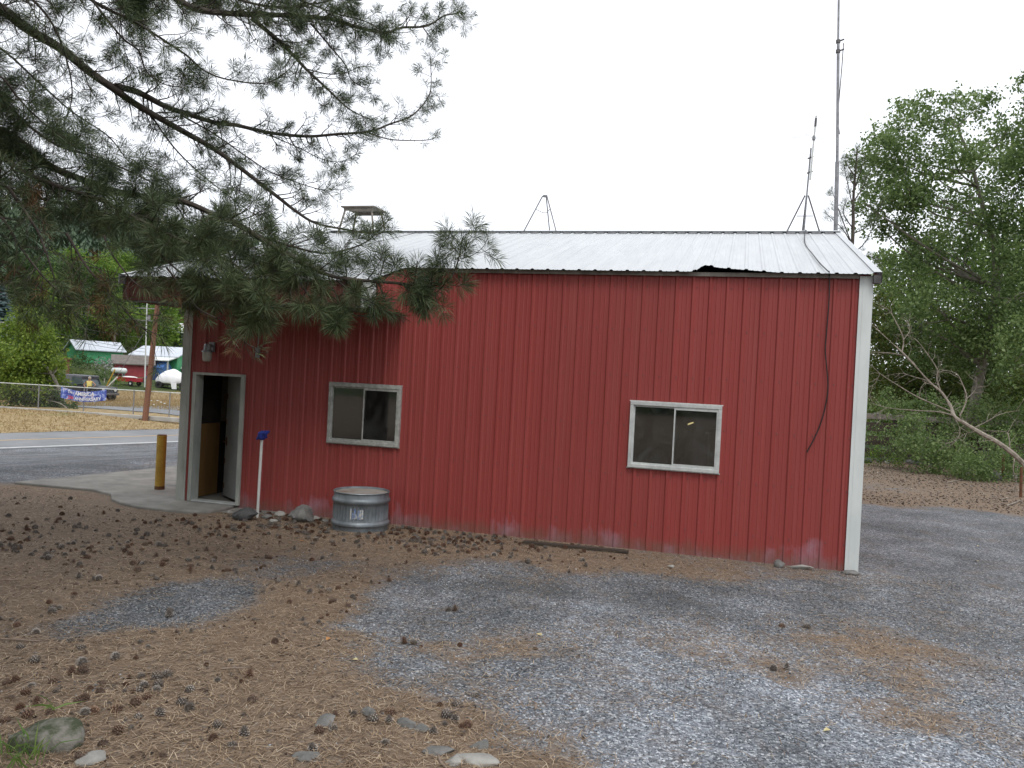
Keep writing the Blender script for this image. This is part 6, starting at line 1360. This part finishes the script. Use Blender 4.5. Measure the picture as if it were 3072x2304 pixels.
# far wooded hill: one mass
def forest(name, n, region, hmin, hmax, mat, label, nb=70, seed=3):
    rr = np.random.default_rng(seed); x, y = region(rr, n); z = terrain(x, y); n = len(x); H_ = rr.uniform(hmin, hmax, n); Rb = H_*rr.uniform(.13, .2, n)
    t = rr.random((n, nb))**.8; a = rr.random((n, nb))*6.283; rad = Rb[:, None]*(1-t)**.8*(.5+.7*rr.random((n, nb)))+.2; h = H_[:, None]*(.12+.88*t)
    c = np.stack([np.repeat(x[:, None], nb, 1), np.repeat(y[:, None], nb, 1), z[:, None]+h], -1); d = np.stack([np.cos(a), np.sin(a), np.full_like(a, -.45)], -1); s = np.stack([-np.sin(a), np.cos(a), np.zeros_like(a)], -1)
    V = np.stack([c+np.array([0, 0, 1.])*(H_*.035)[:, None, None], c+d*rad[..., None]+s*(rad*.28)[..., None], c+d*rad[..., None]*1.15-np.array([0, 0, 1.])*(rad*.25)[..., None], c+d*rad[..., None]-s*(rad*.28)[..., None]], 2).reshape(-1, 3)
    return tag(mesh_np(name, V, [np.arange(len(V)).reshape(-1, 4)], mat), label, 'forest', kind='stuff')
def reg_left(rr, n):
    u_ = rr.uniform(135, 340, n); v_ = rr.uniform(-60, 330, n); return RN[0]*u_+RD[0]*v_, RN[1]*u_+RD[1]*v_
def reg_back(rr, n):
    x = rr.uniform(-60, 330, n); y = rr.uniform(95, 320, n); u_ = RN[0]*x+RN[1]*y; kk = np.abs(u_-28) > 16; return x[kk], y[kk]
def reg_cam(rr, n):
    x = rr.uniform(-90, 140, n); y = rr.uniform(-190, -50, n); u_ = RN[0]*x+RN[1]*y; kk = np.abs(u_-28) > 16; return x[kk], y[kk]
forest('conifer_forest', 3600, reg_left, 9, 19, M['fir'], 'dense conifer woods covering the hill across the road')
forest('back_forest', 1200, reg_back, 8, 16, M['fir'], 'conifer woods on the low hill behind the red building', seed=4)
forest('near_forest', 700, reg_cam, 8, 17, M['fir'], 'conifer woods on the slope facing the red wall', seed=5)
def reg_bush(rr, n):
    u_ = rr.uniform(96, 190, n); v_ = rr.uniform(20, 150, n); return RN[0]*u_+RD[0]*v_, RN[1]*u_+RD[1]*v_
x, y = reg_bush(np.random.default_rng(9), 320); z = terrain(x, y); rr = np.random.default_rng(10).uniform(1.6, 3.6, len(x)); V = leaf_cloud(np.stack([x, y, z+rr*.8], -1), rr, np.full(len(x), 420), .5, .7, 9, .25)
tag(mesh_np('hill_undergrowth', V, [np.arange(len(V)).reshape(-1, 4)], M['leaf_b']), 'light green broadleaf scrub filling the lower hill', 'undergrowth', kind='stuff')
# tall dry grass tufts on the far bank
m = leafmat('dry_grass_blade', [(.1, (.16, .10, .04)), (.6, (.34, .24, .11)), (1, (.48, .38, .2))], .8, .2)
n = 120000; u_ = rng.uniform(31.4, 62, n); v_ = rng.uniform(-6, 75, n); x = RN[0]*u_+RD[0]*v_; y = RN[1]*u_+RD[1]*v_
dd = (x-kA.x)*kn.x + (y-kA.y)*kn.y; keep = in_view(x, y, -.6, 20) & (np.abs(dd) > .2) & ((dd < 0) | (dd > 6)); x, y = x[keep], y[keep]; n = len(x); z = terrain(x, y)
hh = rng.uniform(.04, .13, n)*np.where((x-kA.x)*kn.x+(y-kA.y)*kn.y > 0, 2.4, 1); a = rng.uniform(0, 6.28, n); b = np.stack([x, y, z], -1); s = np.stack([np.cos(a), np.sin(a), 0*a], -1)*.016; tip = b + np.stack([rng.normal(0, .05, n), rng.normal(0, .05, n), hh], -1)
V = np.stack([b-s, b+s, tip], 1).reshape(-1, 3); tag(mesh_np('dry_grass', V, [np.arange(len(V)).reshape(-1, 3)], m), 'short dry straw-coloured grass on the verge across the road', 'grass', kind='stuff')
